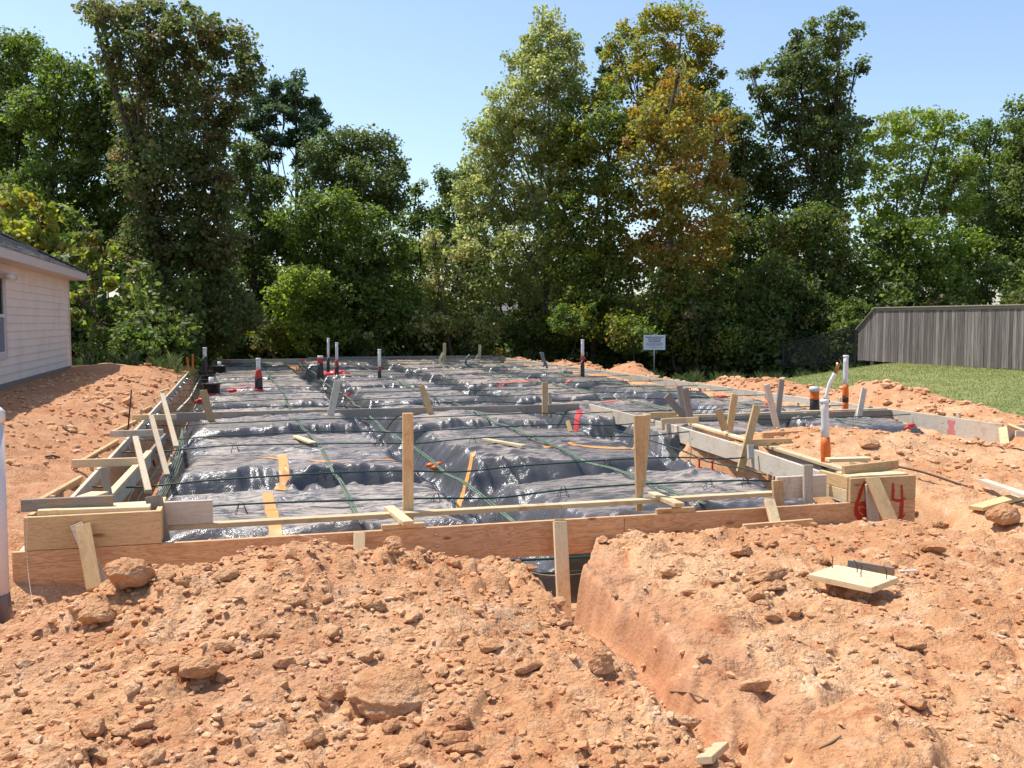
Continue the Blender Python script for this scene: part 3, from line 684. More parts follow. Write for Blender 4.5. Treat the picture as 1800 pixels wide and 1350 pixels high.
# --- right
rf = thing('right_formwork', 'long pale right side form wall with pink paint marks beside the dirt berm', 'formwork', (11.5, 25, -0.28))
segs = [12.35, 15.0, 19.8, 24.6, 29.4, 34.2, 38.6, 42.36]
for a, b in zip(segs[:-1], segs[1:]):
    beam('board', (11.5, a+0.003, -0.235), (11.5, b-0.003, -0.235), 0.47, 0.038, W_LIGHTGREY, rf)
for yy in (13.4, 16.7, 19.9, 22.7, 26.2, 29.9, 33.1, 36.8):
    beam('stake', (11.60, yy, -0.5), (11.56, yy, random.uniform(0.02, 0.10)), 0.088, 0.036, W_PALE, rf, (0, 1, 0))
def mark(parent, c, wid, hgt, ax, name='paint_mark', mat=M_PINKP):
    n = 7; V = []; Q = []
    for i in range(n):
        t = i/(n-1)-0.5; e0 = -wid/2*(1+random.uniform(-.5, .3)); e1 = wid/2*(1+random.uniform(-.5, .3))
        for e in (e0, e1):
            V.append((c[0]+(e if ax == 'y' else 0), c[1]+(e if ax == 'x' else 0), c[2]+t*hgt))
        if i: Q.append([2*i-2, 2*i-1, 2*i+1, 2*i])
    putin(link(name, mesh_np(name, V, Q, False), mat), parent)
for (u, v, wd_, hg) in ((1672, 748, 0.16, 0.2), (1142, 670, 0.12, 0.18), (1346, 700, 0.08, 0.2), (1052, 658, 0.12, 0.2), (1142, 672, .2, .08)):
    p = wx(u, v, 11.478); mark(rf, (11.4785, p.y, -0.18), wd_, hg*1.3, 'x')
beam('brace', wz(1767, 785, -0.2)+Vector((0, 0, 0)), wz(1763, 752, 0.0), 0.12, 0.037, W_PINE, rf, (0, 1, 0))
a = wz(1773, 752, 0.0); beam('brace', a+Vector((0.25, -0.85, -0.22)), a+Vector((0, 0, 0.03)), 0.11, 0.037, W_PALE, rf, (0, 1, 0))
a = wz(1785, 762, -0.05); beam('brace', a, a+Vector((1.6, -0.5, -0.08)), 0.088, 0.037, W_LIGHTGREY, rf, (0, 0, 1))
aabb('end_board', 11.52, 13.2, 12.33, 12.368, -0.25, -0.02, W_LIGHTGREY, rf)

# --- back
bf = thing('back_formwork', 'far end form board closing the slab in front of the trees', 'formwork', (5, 42.4, -0.28))
for a, b in ((-1.5, 2.8), (2.81, 7.3), (7.31, 11.55)): aabb('board', a, b, 42.38, 42.42, -BH, 0.0, W_LIGHTGREY, bf)
aabb('batten', 3.0, 11.2, 42.30, 42.34, -0.02, 0.07, W_GREY, bf)
for (u, v, h_) in ((780, 603, .6), (842, 606, .55), (300, 0, 0)):
    if h_: p = wy(u, v, 42.25); beam('stake', (p.x, 42.2, -0.3), (p.x+0.05, 42.28, p.z), 0.13, 0.05, W_PALE, bf, (1, 0, 0)); beam('brace', (p.x-0.35, 42.0, -0.3), (p.x-0.05, 42.22, p.z-0.45), 0.11, 0.05, W_PALE, bf, (1, 0, 0))
for (u, wd_) in ((535, 0.5), (560, .5), (705, 0.4), (690, .3), (400, .35)):
    p = wy(u, 640, 42.37); mark(bf, (p.x, 42.376, -0.12), wd_, 0.2, 'y', mat=M_PINKP)

# --- grey cross board with stakes
cf = thing('cross_formwork', 'grey suspended cross board with leaning stakes spanning the middle of the plastic', 'formwork', (2.5, 17.6, -0.1))
a = wz(296, 727, 0.0); b = wz(925, 713, 0.0); c = wz(1018, 710, 0.0)
dz = Vector((0, 0, -0.07))
beam('board', a+dz, b+dz, 0.16, 0.038, W_GREY, cf); beam('board', b+dz+Vector((0.004, 0, 0)), c+dz, 0.16, 0.038, W_GREY, cf)
for (t, bt, m_, wd_) in (((594, 669), (578, 744), W_LIGHTGREY, 0.10), ((583, 712), (589, 744), W_LIGHTGREY, .06), ((740, 677), (761, 737), W_PINE, 0.085), ((746, 705), (755, 742), W_GREY, .06), ((958, 672), (958, 732), W_PINE, 0.09), ((966, 690), (968, 735), W_LIGHTGREY, .05), ((357, 686), (375, 754), W_PINE, 0.10)):
    Y = 17.45 if wd_ > 0.07 else 17.75
    beam('stake', wy(bt[0], bt[1], Y-0.05), wy(t[0], t[1], Y), wd_*1.25, 0.04, m_, cf, (1, 0, 0))

# --- inner right double boards
nf = thing('inner_formwork', 'pale double inner form boards running back from the numbered corner with crossed stakes on top', 'formwork', (6.4, 12, -0.1))
pA = [(5.93, 8.28), (6.32, 11.2), (6.55, 13.7), (6.63, 17.7)]
for (a, b) in zip(pA[:-1], pA[1:]):
    beam('board', (a[0], a[1]+0.003, -0.13), (b[0], b[1]-0.003, -0.13), 0.24, 0.038, W_LIGHTGREY, nf)
for (a, b) in zip(pA[:-2], pA[1:-1]):
    beam('board', (a[0]+0.30, a[1]+0.003, -0.11), (b[0]+0.30, b[1]-0.003, -0.11), 0.18, 0.038, W_LIGHTGREY, nf)
    beam('top_strip', (a[0]+0.27, a[1]+0.004, 0.0), (b[0]+0.27, b[1]-0.004, 0.0), 0.10, 0.037, W_PALE, nf, (1, 0, 0))
def q4(x, y): return (1050+x/4.5, 560+y/4.5)
for (a, b, z, m_) in ((q4(420, 765), q4(625, 760), 0.07, W_PINE), (q4(505, 815), q4(798, 800), 0.07, W_PALE), (q4(1160, 985), q4(1535, 972), 0.06, W_PINE)):
    beam('cross_piece', pp(*a, z), pp(*b, z), 0.09, 0.037, m_, nf, (0, 0, 1))
for (t, b, Y, wd_, m_) in ((q4(545, 610), q4(695, 785), 14.2, 0.115, W_GREY), (q4(648, 530), q4(690, 780), 14.6, 0.10, W_GREY), (q4(695, 550), q4(735, 795), 14.0, 0.10, W_GREY),
        (q4(955, 715), q4(1012, 885), 12.3, 0.10, W_PINE), (q4(1086, 600), q4(1043, 890), 12.4, 0.10, W_PINE), (q4(1262, 690), q4(1128, 1215), 10.9, 0.10, W_PINE),
        (q4(1338, 520), q4(1430, 900), 13.6, 0.10, W_LIGHTGREY), (q4(1458, 480), q4(1425, 770), 14.7, 0.10, W_GREY),
        (q4(1440, 885), q4(1490, 960), 11.8, 0.11, W_PINE), (q4(1385, 910), q4(1385, 960), 11.9, 0.07, W_PINE), (q4(515, 800), q4(520, 880), 13.0, 0.05, W_PINE), (q4(560, 830), q4(570, 935), 13.4, 0.07, W_LIGHTGREY), (q4(1210, 1000), q4(1215, 1110), 10.7, 0.08, W_LIGHTGREY), (q4(1255, 1010), q4(1268, 1125), 10.9, 0.05, W_GREY)):
    beam('stake', wy(b[0], b[1], Y-0.05), wy(t[0], t[1], Y), wd_, 0.04, m_, nf, (1, 0, 0))
beam('block', wz(1340, 772, 0.0), wz(1415, 768, 0.0), 0.18, 0.037, W_RED, nf, (0, 0, 1))

# --- garage step board
gf = thing('garage_formwork', 'grey suspended board crossing the right wing in front of the orange pipes', 'formwork', (9, 14.9, -0.1))
beam('board', (6.9, 14.75, -0.09), (11.47, 15.0, -0.09), 0.17, 0.038, W_GREY, gf)
beam('top_strip', (6.9, 14.80, 0.012), (11.4, 15.05, 0.012), 0.085, 0.024, W_PALE, gf, (0, 1, 0))
beam('stake', wy(1506, 753, 14.55), wy(1519, 683, 14.75), 0.10, 0.04, W_LIGHTGREY, gf, (1, 0, 0))
beam('brace', wy(1497, 757, 14.5), wy(1510, 715, 14.72), 0.05, 0.04, W_GREY, gf, (1, 0, 0))

# ---------------------------------------------------------------- cables
def cable_x(y, x0, x1, label, z0=-0.04, r=0.0095, slope=0.0, yb=0.0):
    n = 70; xs = np.linspace(x0, x1, n); P = []
    for x in xs:
        t = (x-x0)/(x1-x0); yy = y+slope*t+0.03*math.sin(x*0.9+y)+yb*math.sin(t*math.pi)
        # rests on pads, sags into the trenches a little
        s = sum(-0.035*math.exp(-((x-c)/0.45)**2) for c in (-1.0, 2.38, 5.72, 8.9))
        P.append((x, yy, z0+s+0.012*math.sin(x*1.7+y*3)))
    return tag(tube('green_cable', P, r, M_CABLE, None, 6), label, 'cable', 'green cables crossing the plastic from side to side')
YC = [8.85, 10.45, 13.15, 14.5, 16.4, 19.0, 20.7, 22.6, 24.8, 27.2, 29.4, 31.6, 34.0, 36.6, 39.2]
ORD = ['nearest', 'second', 'third', 'fourth', 'fifth', 'sixth', 'seventh', 'eighth', 'ninth', 'tenth', 'eleventh', 'twelfth', 'thirteenth', 'fourteenth', 'farthest']
for i, y in enumerate(YC):
    x1 = 6.0 if y < 12 else (6.5 if y < 13.5 else 11.45)
    cable_x(y, -1.42, x1, f'green cable crossing the plastic side to side, {ORD[i]} one from the front board', slope=random.uniform(-0.1, 0.15))
def cable_y(x, y0, y1, label, drop=0.0, dbl=True, mat=M_CABLE2, dx=0.0):
    n = 90; ys = np.linspace(y0, y1, n); VV = []; QQ = []; off = 0
    for k in range(2 if dbl else 1):
        P = []
        for y in ys:
            t = (y-y0)/(y1-y0)
            s = sum(-0.05*math.exp(-((y-c)/0.5)**2) for c in TRY)
            P.append((x+dx*t+k*0.022+0.04*math.sin(y*0.55+x)+0.008*math.sin(y*2+k), y, -0.065-drop+s+0.006*k))
        V, Q = tube_np(P, 0.0095, 6); VV.append(V); QQ.append(Q+off); off += len(V)
    o = link('green_cable', mesh_np('green_cable', np.vstack(VV), np.vstack(QQ)), mat)
    return tag(o, label, 'cable', 'dusty green cables running towards the trees')
cable_y(1.0, 7.9, 42, 'dusty green cable pair running to the trees over the left pads')
cable_y(2.25, 7.5, 42, 'dusty green cable pair draped along the central trench', 0.06, True, dx=0.3)
cable_y(4.05, 7.9, 42, 'dusty green cable pair running to the trees over the middle pads', dx=0.5)
cable_y(5.75, 9.6, 42, 'dusty green cable along the trench beside the inner right boards', 0.06, False, M_CABLE)
cable_y(7.9, 14.2, 42, 'dusty green cable pair left of the garage board stake, right wing', dx=0.5)
cable_y(9.9, 13.4, 42, 'dusty green cable pair nearest the right form wall')
# bundled cables low in the left perimeter trench
for k, lb in enumerate(('upper dark green cable lying low in the left trench beside the boards', 'lower dark green cable lying low in the left trench beside the boards')):
    P = [(-1.15+0.10*k+0.05*math.sin(y*0.8+k), y, -0.32-0.10*k+0.03*math.sin(y*1.3)) for y in np.linspace(7.8, 30, 60)]
    tag(tube('green_cable', P, 0.010, M_CABLE, None, 6), lb, 'cable', 'cables in the left trench')
TL = ['outermost pale cable tail at the left edge of the plastic', 'second pale cable tail from the left form, in the curving fan', 'third pale cable tail from the left form, in the curving fan', 'innermost pale cable tail, touching the plastic at the left edge']
for k in range(4):
    y0 = 14+k*0.05
    P = curve_pts([(-0.95+0.03*k, 9.6+k*.2, -0.45), (-0.85+0.02*k, 11.5, -0.35), (-0.80+.03*k, 13.5, -0.2), (-0.86, 16.5, -0.12)], 24)
    tag(tube('green_cable', P, 0.006, M_CABLE2, None, 6), TL[k], 'cable', 'pale cable tails by the left trench')
P = curve_pts([wx(312, 722, -1.1), wx(335, 697, -1.2), wx(348, 672, -1.25), wx(362, 648, -1.28), wx(372, 640, -1.2)], 24)
tag(tube('hose', P, 0.022, M_STRING, None, 6), 'long pale hose curling beside the far part of the left form', 'hose')
# front perimeter cables seen through the gap under the front board
for z, lb in ((-0.38, 'green cable seen under the front board behind the long stake'), (-0.50, 'second green cable low under the front board')):
    P = [(x, 7.62+0.02*math.sin(x*2), z+0.02*math.sin(x*1.4)) for x in np.linspace(-1.2, 5.8, 40)]
    tag(tube('green_cable', P, 0.0105, M_CABLE, None, 6), lb, 'cable', 'cables under the front board')

# wire chairs under the near cables
def chair_mesh():
    VV = []; QQ = []; off = 0
    for s in (-1, 1):
        for pth in ([(-0.05, s*0.035, -0.075), (-0.02, s*0.006, 0.012), (-0.012, s*0.004, 0.028)], [(0.05, s*0.035, -0.075), (0.02, s*0.006, 0.012), (0.012, s*0.004, 0.028)]):
            V, Q = tube_np(pth, 0.0032, 4); VV.append(V); QQ.append(Q+off); off += len(V)
    for pth in ([(-0.05, -0.035, -0.075), (-0.05, 0.035, -0.075)], [(0.05, -0.035, -0.075), (0.05, 0.035, -0.075)], [(-0.035, 0.0, -0.03), (0.035, 0.0, -0.03)]):
        V, Q = tube_np(pth, 0.0032, 4); VV.append(V); QQ.append(Q+off); off += len(V)
    return mesh_np('wire_chair', np.vstack(VV), np.vstack(QQ))
CM = chair_mesh()
CHL = ['wire chair under the nearest cable, just right of the grey left corner board', 'wire chair under the nearest cable, right of the plain tall pine stake', 'wire chair under the nearest cable, midway between the two tall stakes',
       'wire chair under the nearest cable, left one beyond the wedge shaped tall stake', 'wire chair under the nearest cable, closest to the right ledge board', 'wire chair on the left pad beside the fan of pale cable tails', 'wire chair on the left pad beyond the plain tall stake',
       'wire chair at the back of the middle pad, left of the loose pale stake', 'wire chair directly behind the pale stake lying on the middle pad', 'wire chair at the back of the middle pad near the wedge shaped stake', 'wire chair under the dusty cable pair left of the wedge shaped stake', 'left wire chair of two on the second cable, right of the orange tape', 'right wire chair of two on the second cable, near the plain tall stake']
for (u, v) in ((424, 889), (772, 878), (978, 856), (1228, 843), (1310, 846), (413, 783), (664, 776), (836, 774), (937, 768), (1043, 766), (1084, 820), (575, 853), (606, 853)):
    p = wz(u, v, -0.05); yy = min(YC, key=lambda q: abs(q-p.y))
    o = link('wire_chair', CM, M_WIRE); o.location = (p.x, yy+0.02, -0.035); o.rotation_euler[2] = random.uniform(-.3, .3)
    tag(o, CHL.pop(0), 'cable chair', 'wire chairs under the cables')
def spool(u, v, label):
    p = wz(u, v, -0.1); t = thing('red_clip', label, 'clip', (p.x, p.y, -0.10), 'red clips on the near right pad')
    tube('stem', [(p.x, p.y, -0.10), (p.x, p.y, 0.0)], 0.011, M_REDT, t, 8); tube('foot', [(p.x, p.y, -0.105), (p.x, p.y, -0.092)], 0.024, M_REDT, t, 8); tube('head', [(p.x, p.y, -0.006), (p.x, p.y, 0.008)], 0.022, M_REDT, t, 8)
spool(1229, 822, 'left one of two small red plastic clips on the near right pad'); spool(1252, 826, 'right one of two small red plastic clips on the near right pad')

# ---------------------------------------------------------------- pipes
def pipe(u, v0, v1, rpx, zb, bands, label, lean=0.0, cap=True, name='riser_pipe', cat='pipe', group='plumbing risers through the plastic', taper=None):
    """bands: [(fraction from the top, material, radius factor)]"""
    b = wz(u, v1, zb); dist = (b-CP).dot(Vector((math.sin(TH), math.cos(TH), 0))); top = wd(u+lean, v0, dist)
    t = thing(name, label, cat, (b.x, b.y, zb), group); r = rpx*dist/F
    P0 = np.array(top); P1 = np.array(b); P1[2] -= 0.05; f0 = 0.0
    for k, (f1, mt, rf_) in enumerate(bands):
        a = P0*(1-f0)+P1*f0; c = P0*(1-f1)+P1*f1
        rr = rf_ if isinstance(rf_, tuple) else (rf_, rf_)
        nm = {M_PVC.name: 'white_pipe', M_BLACK.name: 'black_wrap', M_REDT.name: 'red_wrap', M_ORANGE.name: 'orange_wrap'}.get(mt.name, 'pipe_section')
        n = 5; pts = [a*(1-s)+c*s for s in np.linspace(0, 1, n)]
        rad = [r*(rr[0]*(1-s)+rr[1]*s)*(1 if mt is M_PVC else 1+random.uniform(-.06, .08)) for s in np.linspace(0, 1, n)]
        tube(nm, pts, rad, mt, t, 12); f0 = f1
    if cap:
        a = P0; c = P0*(1-0.02)+P1*0.02; up = np.array([0, 0, r*0.4])
        tube('pipe_cap', [a+up, a-up*1.4], r*1.14, M_PVC, t, 12)
    return t
pipe(360, 612, 660, 3.2, -0.15, [(0.30, M_PVC, 1), (1, M_BLACK, 1.35)], 'black and white riser pipe at the far left form wall')
pipe(455, 631, 689, 3.8, -0.12, [(0.30, M_PVC, 1), (0.55, M_REDT, (1.3, 1.7)), (0.85, M_BLACK, 1.75), (1, M_REDT, 1.9)], 'thick red and black wrapped pipe on the left pad, nearest of the far risers', lean=-1)
pipe(563, 627, 664, 4.4, -0.12, [(0.06, M_PVC, 1), (0.3, M_REDT, 1.1), (1, M_BLACK, (1.2, 1.5))], 'short fat black and red pipe left of the pair of thin white risers')
pipe(577, 595, 657, 2.1, -0.12, [(0.52, M_PVC, 1), (1, M_BLACK, (1.1, 1.6))], 'tallest thin white riser with black base behind the central pads')
pipe(592, 603, 660, 2.5, -0.12, [(0.50, M_PVC, 1), (0.68, M_REDT, 1.1), (1, M_BLACK, (1.2, 1.6))], 'white riser with red band and black base right of the tallest thin riser')
pipe(667, 615, 665, 2.9, -0.12, [(0.55, M_PVC, 1), (0.66, M_REDT, 1.0), (1, M_BLACK, 1.1)], 'lone white riser with black base right of the group of far risers')
pipe(1024, 598, 664, 2.8, -0.12, [(0.40, M_PVC, 1), (0.52, M_REDT, 1.1), (1, M_BLACK, (1.15, 1.5))], 'white, red and black riser standing before the far right form')
pipe(1432, 683, 722, 8.0, -0.10, [(0.12, M_PVC, 1), (0.45, M_ORANGE, 1.0), (1, M_BLACK, (1.0, 1.12))], 'fat black and orange capped pipe in the right wing')
pipe(1486, 626, 722, 4.3, -0.10, [(0.5, M_PVC, 1), (0.72, M_ORANGE, 1.25), (0.80, M_BLACK, 1.3), (1, M_ORANGE, 1.2)], 'tall white pipe with torn orange wrap in the right wing', lean=1)
t = pipe(1452, 705, 815, 6.8, 0.0, [(0.54, M_PVC, 1), (0.93, M_ORANGE, (1.12, 1.28)), (1, M_BLACK, 1.25)], 'near white pipe with flapping orange wrap beside the double boards', lean=-2.5)
p = wz(1452, 812, 0.0)
fl = curve_pts([(p.x-0.04, p.y-0.08, 0.24), (p.x-0.10, p.y-0.1, 0.14), (p.x-0.05, p.y-0.1, 0.05), (p.x-0.07, p.y-0.1, -0.02)], 16)
tube('orange_flap', fl, [0.018+0.022*abs(math.sin(i*0.7)) for i in range(len(fl))], M_ORANGE, t, 6)
# supply line bending out of the near white pipe
b = wz(1450, 812, 0.0); dist = (b-CP).dot(Vector((math.sin(TH), math.cos(TH), 0)))
t = thing('supply_line', 'bent white supply tube with brass end rising above the near white pipe', 'pipe', b)
P = curve_pts([wd(1452, 712, dist), wd(1453, 695, dist), wd(1458, 675, dist), wd(1468, 655, dist)], 18); tube('white_tube', P, 0.022, M_PVC, t, 8)
P = [wd(1468, 656, dist), wd(1472, 645, dist), wd(1474, 638, dist)]; tube('brass_end', P, [0.026, 0.018, 0.03], M_BRASS, t, 8)
P = [wd(1443, 709, dist), wd(1449, 701, dist), wd(1458, 706, dist)]; tube('clamp', P, 0.02, M_CONDUIT, t, 6)
# grey conduit bends
for (u, v0, v1, lb) in ((823, 624, 646, 'bent grey conduit stub left of centre on the far pads'), (955, 620, 648, 'pair of bent grey conduit stubs near the far right form')):
    b = wz(u, v1, -0.12); dist = (b-CP).dot(Vector((math.sin(TH), math.cos(TH), 0)))
    t = thing('conduit_stub', lb, 'conduit', b, 'grey conduit bends')
    if u == 823: paths = [[(840, 645), (828, 645), (820, 640), (819, 632), (826, 624)]]
    else: paths = [[(930, 648), (948, 648), (957, 640), (953, 628), (950, 619)], [(962, 648), (960, 640), (956, 630), (954, 620)]]
    for pa in paths: tube('conduit', curve_pts([wd(a_, b_, dist) for a_, b_ in pa], 20), 0.045, M_CONDUIT, t, 8)
# tub boxes
def tub(u, v0, v1, wpx, label, red=False):
    b = wz(u, v1, -0.15); dist = (b-CP).dot(Vector((math.sin(TH), math.cos(TH), 0))); r = wpx/2*dist/F; h_ = (v1-v0)*dist/F
    t = thing('tub_box', label, 'tub box', b, 'black tub boxes by the left form')
    z0 = b.z-0.05; z1 = b.z+h_*0.95
    prof = [(r*0.86, z0), (r*0.95, z1-0.03), (r*1.06, z1-0.03), (r*1.06, z1), (r*0.9, z1), (r*0.88, z1-0.05)]
    ns = 24; V = []; Q = []
    for (rr, z) in prof:
        for k in range(ns): a_ = 2*math.pi*k/ns; V.append((b.x+rr*math.cos(a_), b.y+rr*math.sin(a_), z))
    for i in range(len(prof)-1):
        for k in range(ns): Q.append([i*ns+k, i*ns+(k+1) % ns, (i+1)*ns+(k+1) % ns, (i+1)*ns+k])
    putin(link('tub', mesh_np('tub', V, Q), M_BLACK), t)
    tube('mud_fill', [(b.x, b.y, z1-0.10), (b.x, b.y, z1-0.03 if red else z1-0.05)], r*0.89, M_MUD, t, 20)
    tube('white_stub', [(b.x, b.y, z1-0.05), (b.x, b.y, z1+0.14)], 0.06, M_PVC, t, 12)
    if red: tube('red_wrap', [(b.x, b.y, z0-0.02), (b.x, b.y, z0+h_*0.35)], [r*1.08, r*1.0], M_REDT, t, 20)
tub(386, 642, 657, 24, 'farther black tub box with white stub by the left form'); tub(372, 672, 695, 32, 'nearer black tub box with mud fill and red wrap by the left form', True)
# lumps of wrapped plumbing
def lump(pts, r, mat, name, label, cat, group=None):
    VV = []; QQ = []; off = 0
    for (x, y, z, rr) in pts:
        V, F_ = ICO1; Vd = V*(1+0.35*(rng.random(len(V))[:, None]-0.5))*np.array([rr*1.3, rr, rr*0.7])+np.array([x, y, z]); VV.append(Vd); QQ.append(F_+off); off += len(V)
    o = link(name, mesh_np(name, np.vstack(VV), np.vstack(QQ)), mat); return tag(o, label, cat, group)
def ico(sub):
    bm = bmesh.new(); bmesh.ops.create_icosphere(bm, subdivisions=sub, radius=1.0); V = np.array([v.co[:] for v in bm.verts]); F_ = np.array([[v.index for v in f.verts] for f in bm.faces]); bm.free(); return V, F_
ICO1 = ico(1); ICO2 = ico(2); ICO3 = ico(3)
GO = 'taped pipe joints'
def lp(u, v, z, r): p = wz(u, v, z); return (p.x, p.y, z, r)
lump([lp(1432, 738, -0.17, .16), lp(1440, 739, -0.16, .12), lp(1465, 741, -.17, .12)], 0, M_ORANGE, 'taped_joint', 'orange wrapped joint behind the near white pipe', 'pipe joint', GO)
lump([lp(1478, 736, -0.15, .13), lp(1488, 733, -0.12, .12), lp(1494, 744, -0.2, .11), lp(1484, 745, -.2, .1)], 0, M_ORANGE, 'taped_joint', 'orange wrapped joint at the foot of the torn orange pipe', 'pipe joint', GO)
lump([lp(1262, 700, -0.12, .10), lp(1270, 700, -.10, .12), lp(1276, 702, -.12, .09)], 0, M_REDT, 'taped_joint', 'red wrapped joint left of the crossed grey stakes by the right form', 'pipe joint', GO)
lump([lp(1346, 712, -0.10, .07), lp(1348, 718, -0.14, .09)], 0, M_REDT, 'taped_joint', 'small red wrapped joint behind the tall bleached stake', 'pipe joint', GO)
lump([lp(571, 661, -0.15, .22), lp(588, 660, -0.15, .24), lp(598, 658, -.15, .22), lp(606, 659, -.15, .16)], 0, M_REDT, 'taped_joint', 'red wrapped joints at the feet of the far risers', 'pipe joint', GO)
lump([lp(351, 706, -0.15, .10), lp(354, 703, -.1, .08)], 0, M_REDT, 'taped_joint', 'red wrapped knob at the left edge of the plastic', 'pipe joint', GO)
lump([lp(409, 687, -0.10, .09), lp(404, 687, -.1, .08)], 0, M_REDT, 'taped_joint', 'red wrapped stub on the plastic right of the nearer tub', 'pipe joint', GO)
lump([lp(757, 818, -0.35, .05), lp(765, 822, -0.38, .06), lp(772, 815, -.36, .05)], 0, M_ORANGE, 'taped_joint', 'orange wrapped joint deep in the central trench', 'pipe joint', GO)
lump([lp(612, 695, -.3, .12), lp(622, 706, -.35, .08)], 0, M_REDT, 'taped_joint', 'red wrapped pipe in the central trench beyond the cross board', 'pipe joint', GO)
lump([lp(1551, 940, -.32, .028), lp(1554, 944, -.33, .03)], 0, M_REDT, 'taped_joint', 'small red knob under the numbered corner behind the stake', 'pipe joint', GO)
lump([lp(1595, 752, -.12, .05), lp(1603, 747, -.1, .05)], 0, M_REDT, 'taped_joint', 'red wrapped joint against the inside of the near right form board', 'pipe joint', GO)

# loose timber and rods on the slab
def loose(label, p0, p1, wid, thk, mat, name='wood_scrap', cat='wood scrap', side=(0, 1, 0), group='loose timber'):
    return tag(beam(name, p0, p1, wid, thk, mat, None, side), label, cat, group)
loose('pale stake lying on the second middle pad', wz(851, 772, -.05), wz(921, 784, -.06), 0.08, 0.03, W_PALE)
loose('short pale offcut lying on the third left pad under the cables', wz(519, 767, -.06), wz(551, 779, -.06), 0.09, 0.03, W_PALE)
loose('short pine stub standing tilted at the end of the cross board', wz(1003, 759, -.12), wz(998, 740, 0.04)+Vector((0, 0, 0.0)), 0.06, 0.04, W_PINE, side=(1, 0, 0))
# anchors on the far right board
# string and wire
P = curve_pts([wy(250, 925, 7.20), wy(420, 925, 7.2), wy(530, 942, 7.2), wy(640, 968, 7.18), wy(740, 982, 7.15), wy(850, 984, 7.1), wy(960, 1011, 7.1), wy(1050, 1003, 7.1), wy(1085, 985, 7.0)], 60)
tag(tube('wire', P[12:], 0.0022, M_STRING, None, 4), 'thin pale wire sagging along the front board and across the gap', 'wire')
P = curve_pts([wy(48, 905, 7.29), wy(47, 960, 7.28), wy(50, 1010, 7.2), wy(60, 1078, 6.9)], 20)
tag(tube('wire', P, 0.0018, M_STRING, None, 4), 'thin wire hanging down the left corner of the front board', 'wire')
# rods
b = wx(233, 770, -1.5); 
tag(tube('rebar_stake', [(b.x-0.08, b.y, -0.2), wy(231, 685, b.y)], 0.012, M_RUST, None, 6), 'upright dark steel rod standing by the left form', 'steel rod')
p0 = wz(1577, 820, 0.02); p1 = wz(1706, 858, -0.08)
pr = curve_pts([p0, (p0*0.6+p1*0.4)+Vector((0, 0, 0.02)), p1], 20); pr = np.array([(q[0], q[1], max(q[2], gh(q[0], q[1])+0.012)) for q in pr])
tag(tube('steel_rod', pr, 0.012, M_RUST, None, 6), 'long dark steel rod lying on the dirt behind the numbered corner', 'steel rod', 'steel rods on the dirt')
p0 = wz(1700, 780, -.05); p1 = wz(1800, 788, -.05); pr = [(q[0], q[1], gh(q[0], q[1])+.02) for q in curve_pts([p0, (p0+p1)/2, p1], 12)]
tag(tube('steel_rod', pr, 0.010, M_RUST, None, 6), 'thin dark rod on the dirt in front of the right wing corner', 'steel rod', 'steel rods on the dirt')
for (a, b, lb) in (((173, 721), (200, 723), 'short dark rod nearest the house on the left dirt'), ((235, 722), (270, 724), 'short dark rod on the left dirt behind the upright rod'), ((172, 787), (205, 780), 'short dark rod on the left dirt below the cross pieces'), ((80, 802), (104, 797), 'short rod lowest on the left dirt'), ((110, 755), (127, 760), 'short rusty rod in the middle of the left dirt'), ((219, 679), (243, 683), 'rusty rod near the back of the left dirt')):
    p0 = wz(*a, .12); p1 = wz(*b, .12); z = lambda q: gh(q.x, q.y)+0.015
    tag(tube('steel_rod', [(p0.x, p0.y, z(p0)), ((p0.x+p1.x)/2, (p0.y+p1.y)/2, max(z((p0+p1)/2), (z(p0)+z(p1))/2)), (p1.x, p1.y, z(p1))], 0.012, M_RUST, None, 6), lb, 'steel rod', 'steel rods on the dirt')
# survey stakes
for (u, v0, v1, d_, lb, lean) in ((332, 628, 645, 30, 'orange survey stake leaning at the far left berm', -3), (339, 623, 645, 31, 'upright orange survey stake at the far left berm', 0), (873, 612, 632, 45, 'left of two thin orange stakes at the far right corner', 0), (879, 612, 632, 45, 'right of two thin orange stakes at the far right corner', 0)):
    a = wd(u+lean, v0, d_); b = wd(u, v1+8, d_)
    tag(beam('survey_stake', b, a, 0.05, 0.03, M_BRIGHTORANGE), lb, 'stake', 'orange survey stakes')

# ---------------------------------------------------------------- near left white post
p = wz(8, 1085, -0.30); 
t = thing('utility_post', 'white plastic post cut off by the left edge of the frame', 'post', (p.x-0.09, p.y, -0.4))
c = Vector((p.x-0.062, p.y, 0))
tube('post_pipe', [c+Vector((0, 0, -0.42)), c+Vector((0, 0, 0.98))], 0.095, flat('post_plastic', (0.70, 0.63, 0.61), 0.45, 0.4, 0, 0.2, 6, (0.6, 0.5, 0.45)), t, 32)
tube('post_cap', [c+Vector((0, 0, 0.96)), c+Vector((0, 0, 1.03)), c+Vector((0, 0, 1.055))], [0.105, 0.105, 0.08], M_PVC, t, 32)
tube('post_knob', [c+Vector((0.02, 0, 1.05)), c+Vector((0.02, 0, 1.12))], 0.03, M_PVC, t, 16)
tube('post_skirt', [c+Vector((0, 0, -0.44)), c+Vector((0, 0, -0.16)), c+Vector((0.0, 0, -0.14))], [0.125, 0.100, 0.098], flat('smoky_plastic', (0.16, 0.145, 0.15), 0.25, 0.5, 0, 0.6, 12, (0.3, 0.2, 0.15)), t, 32)

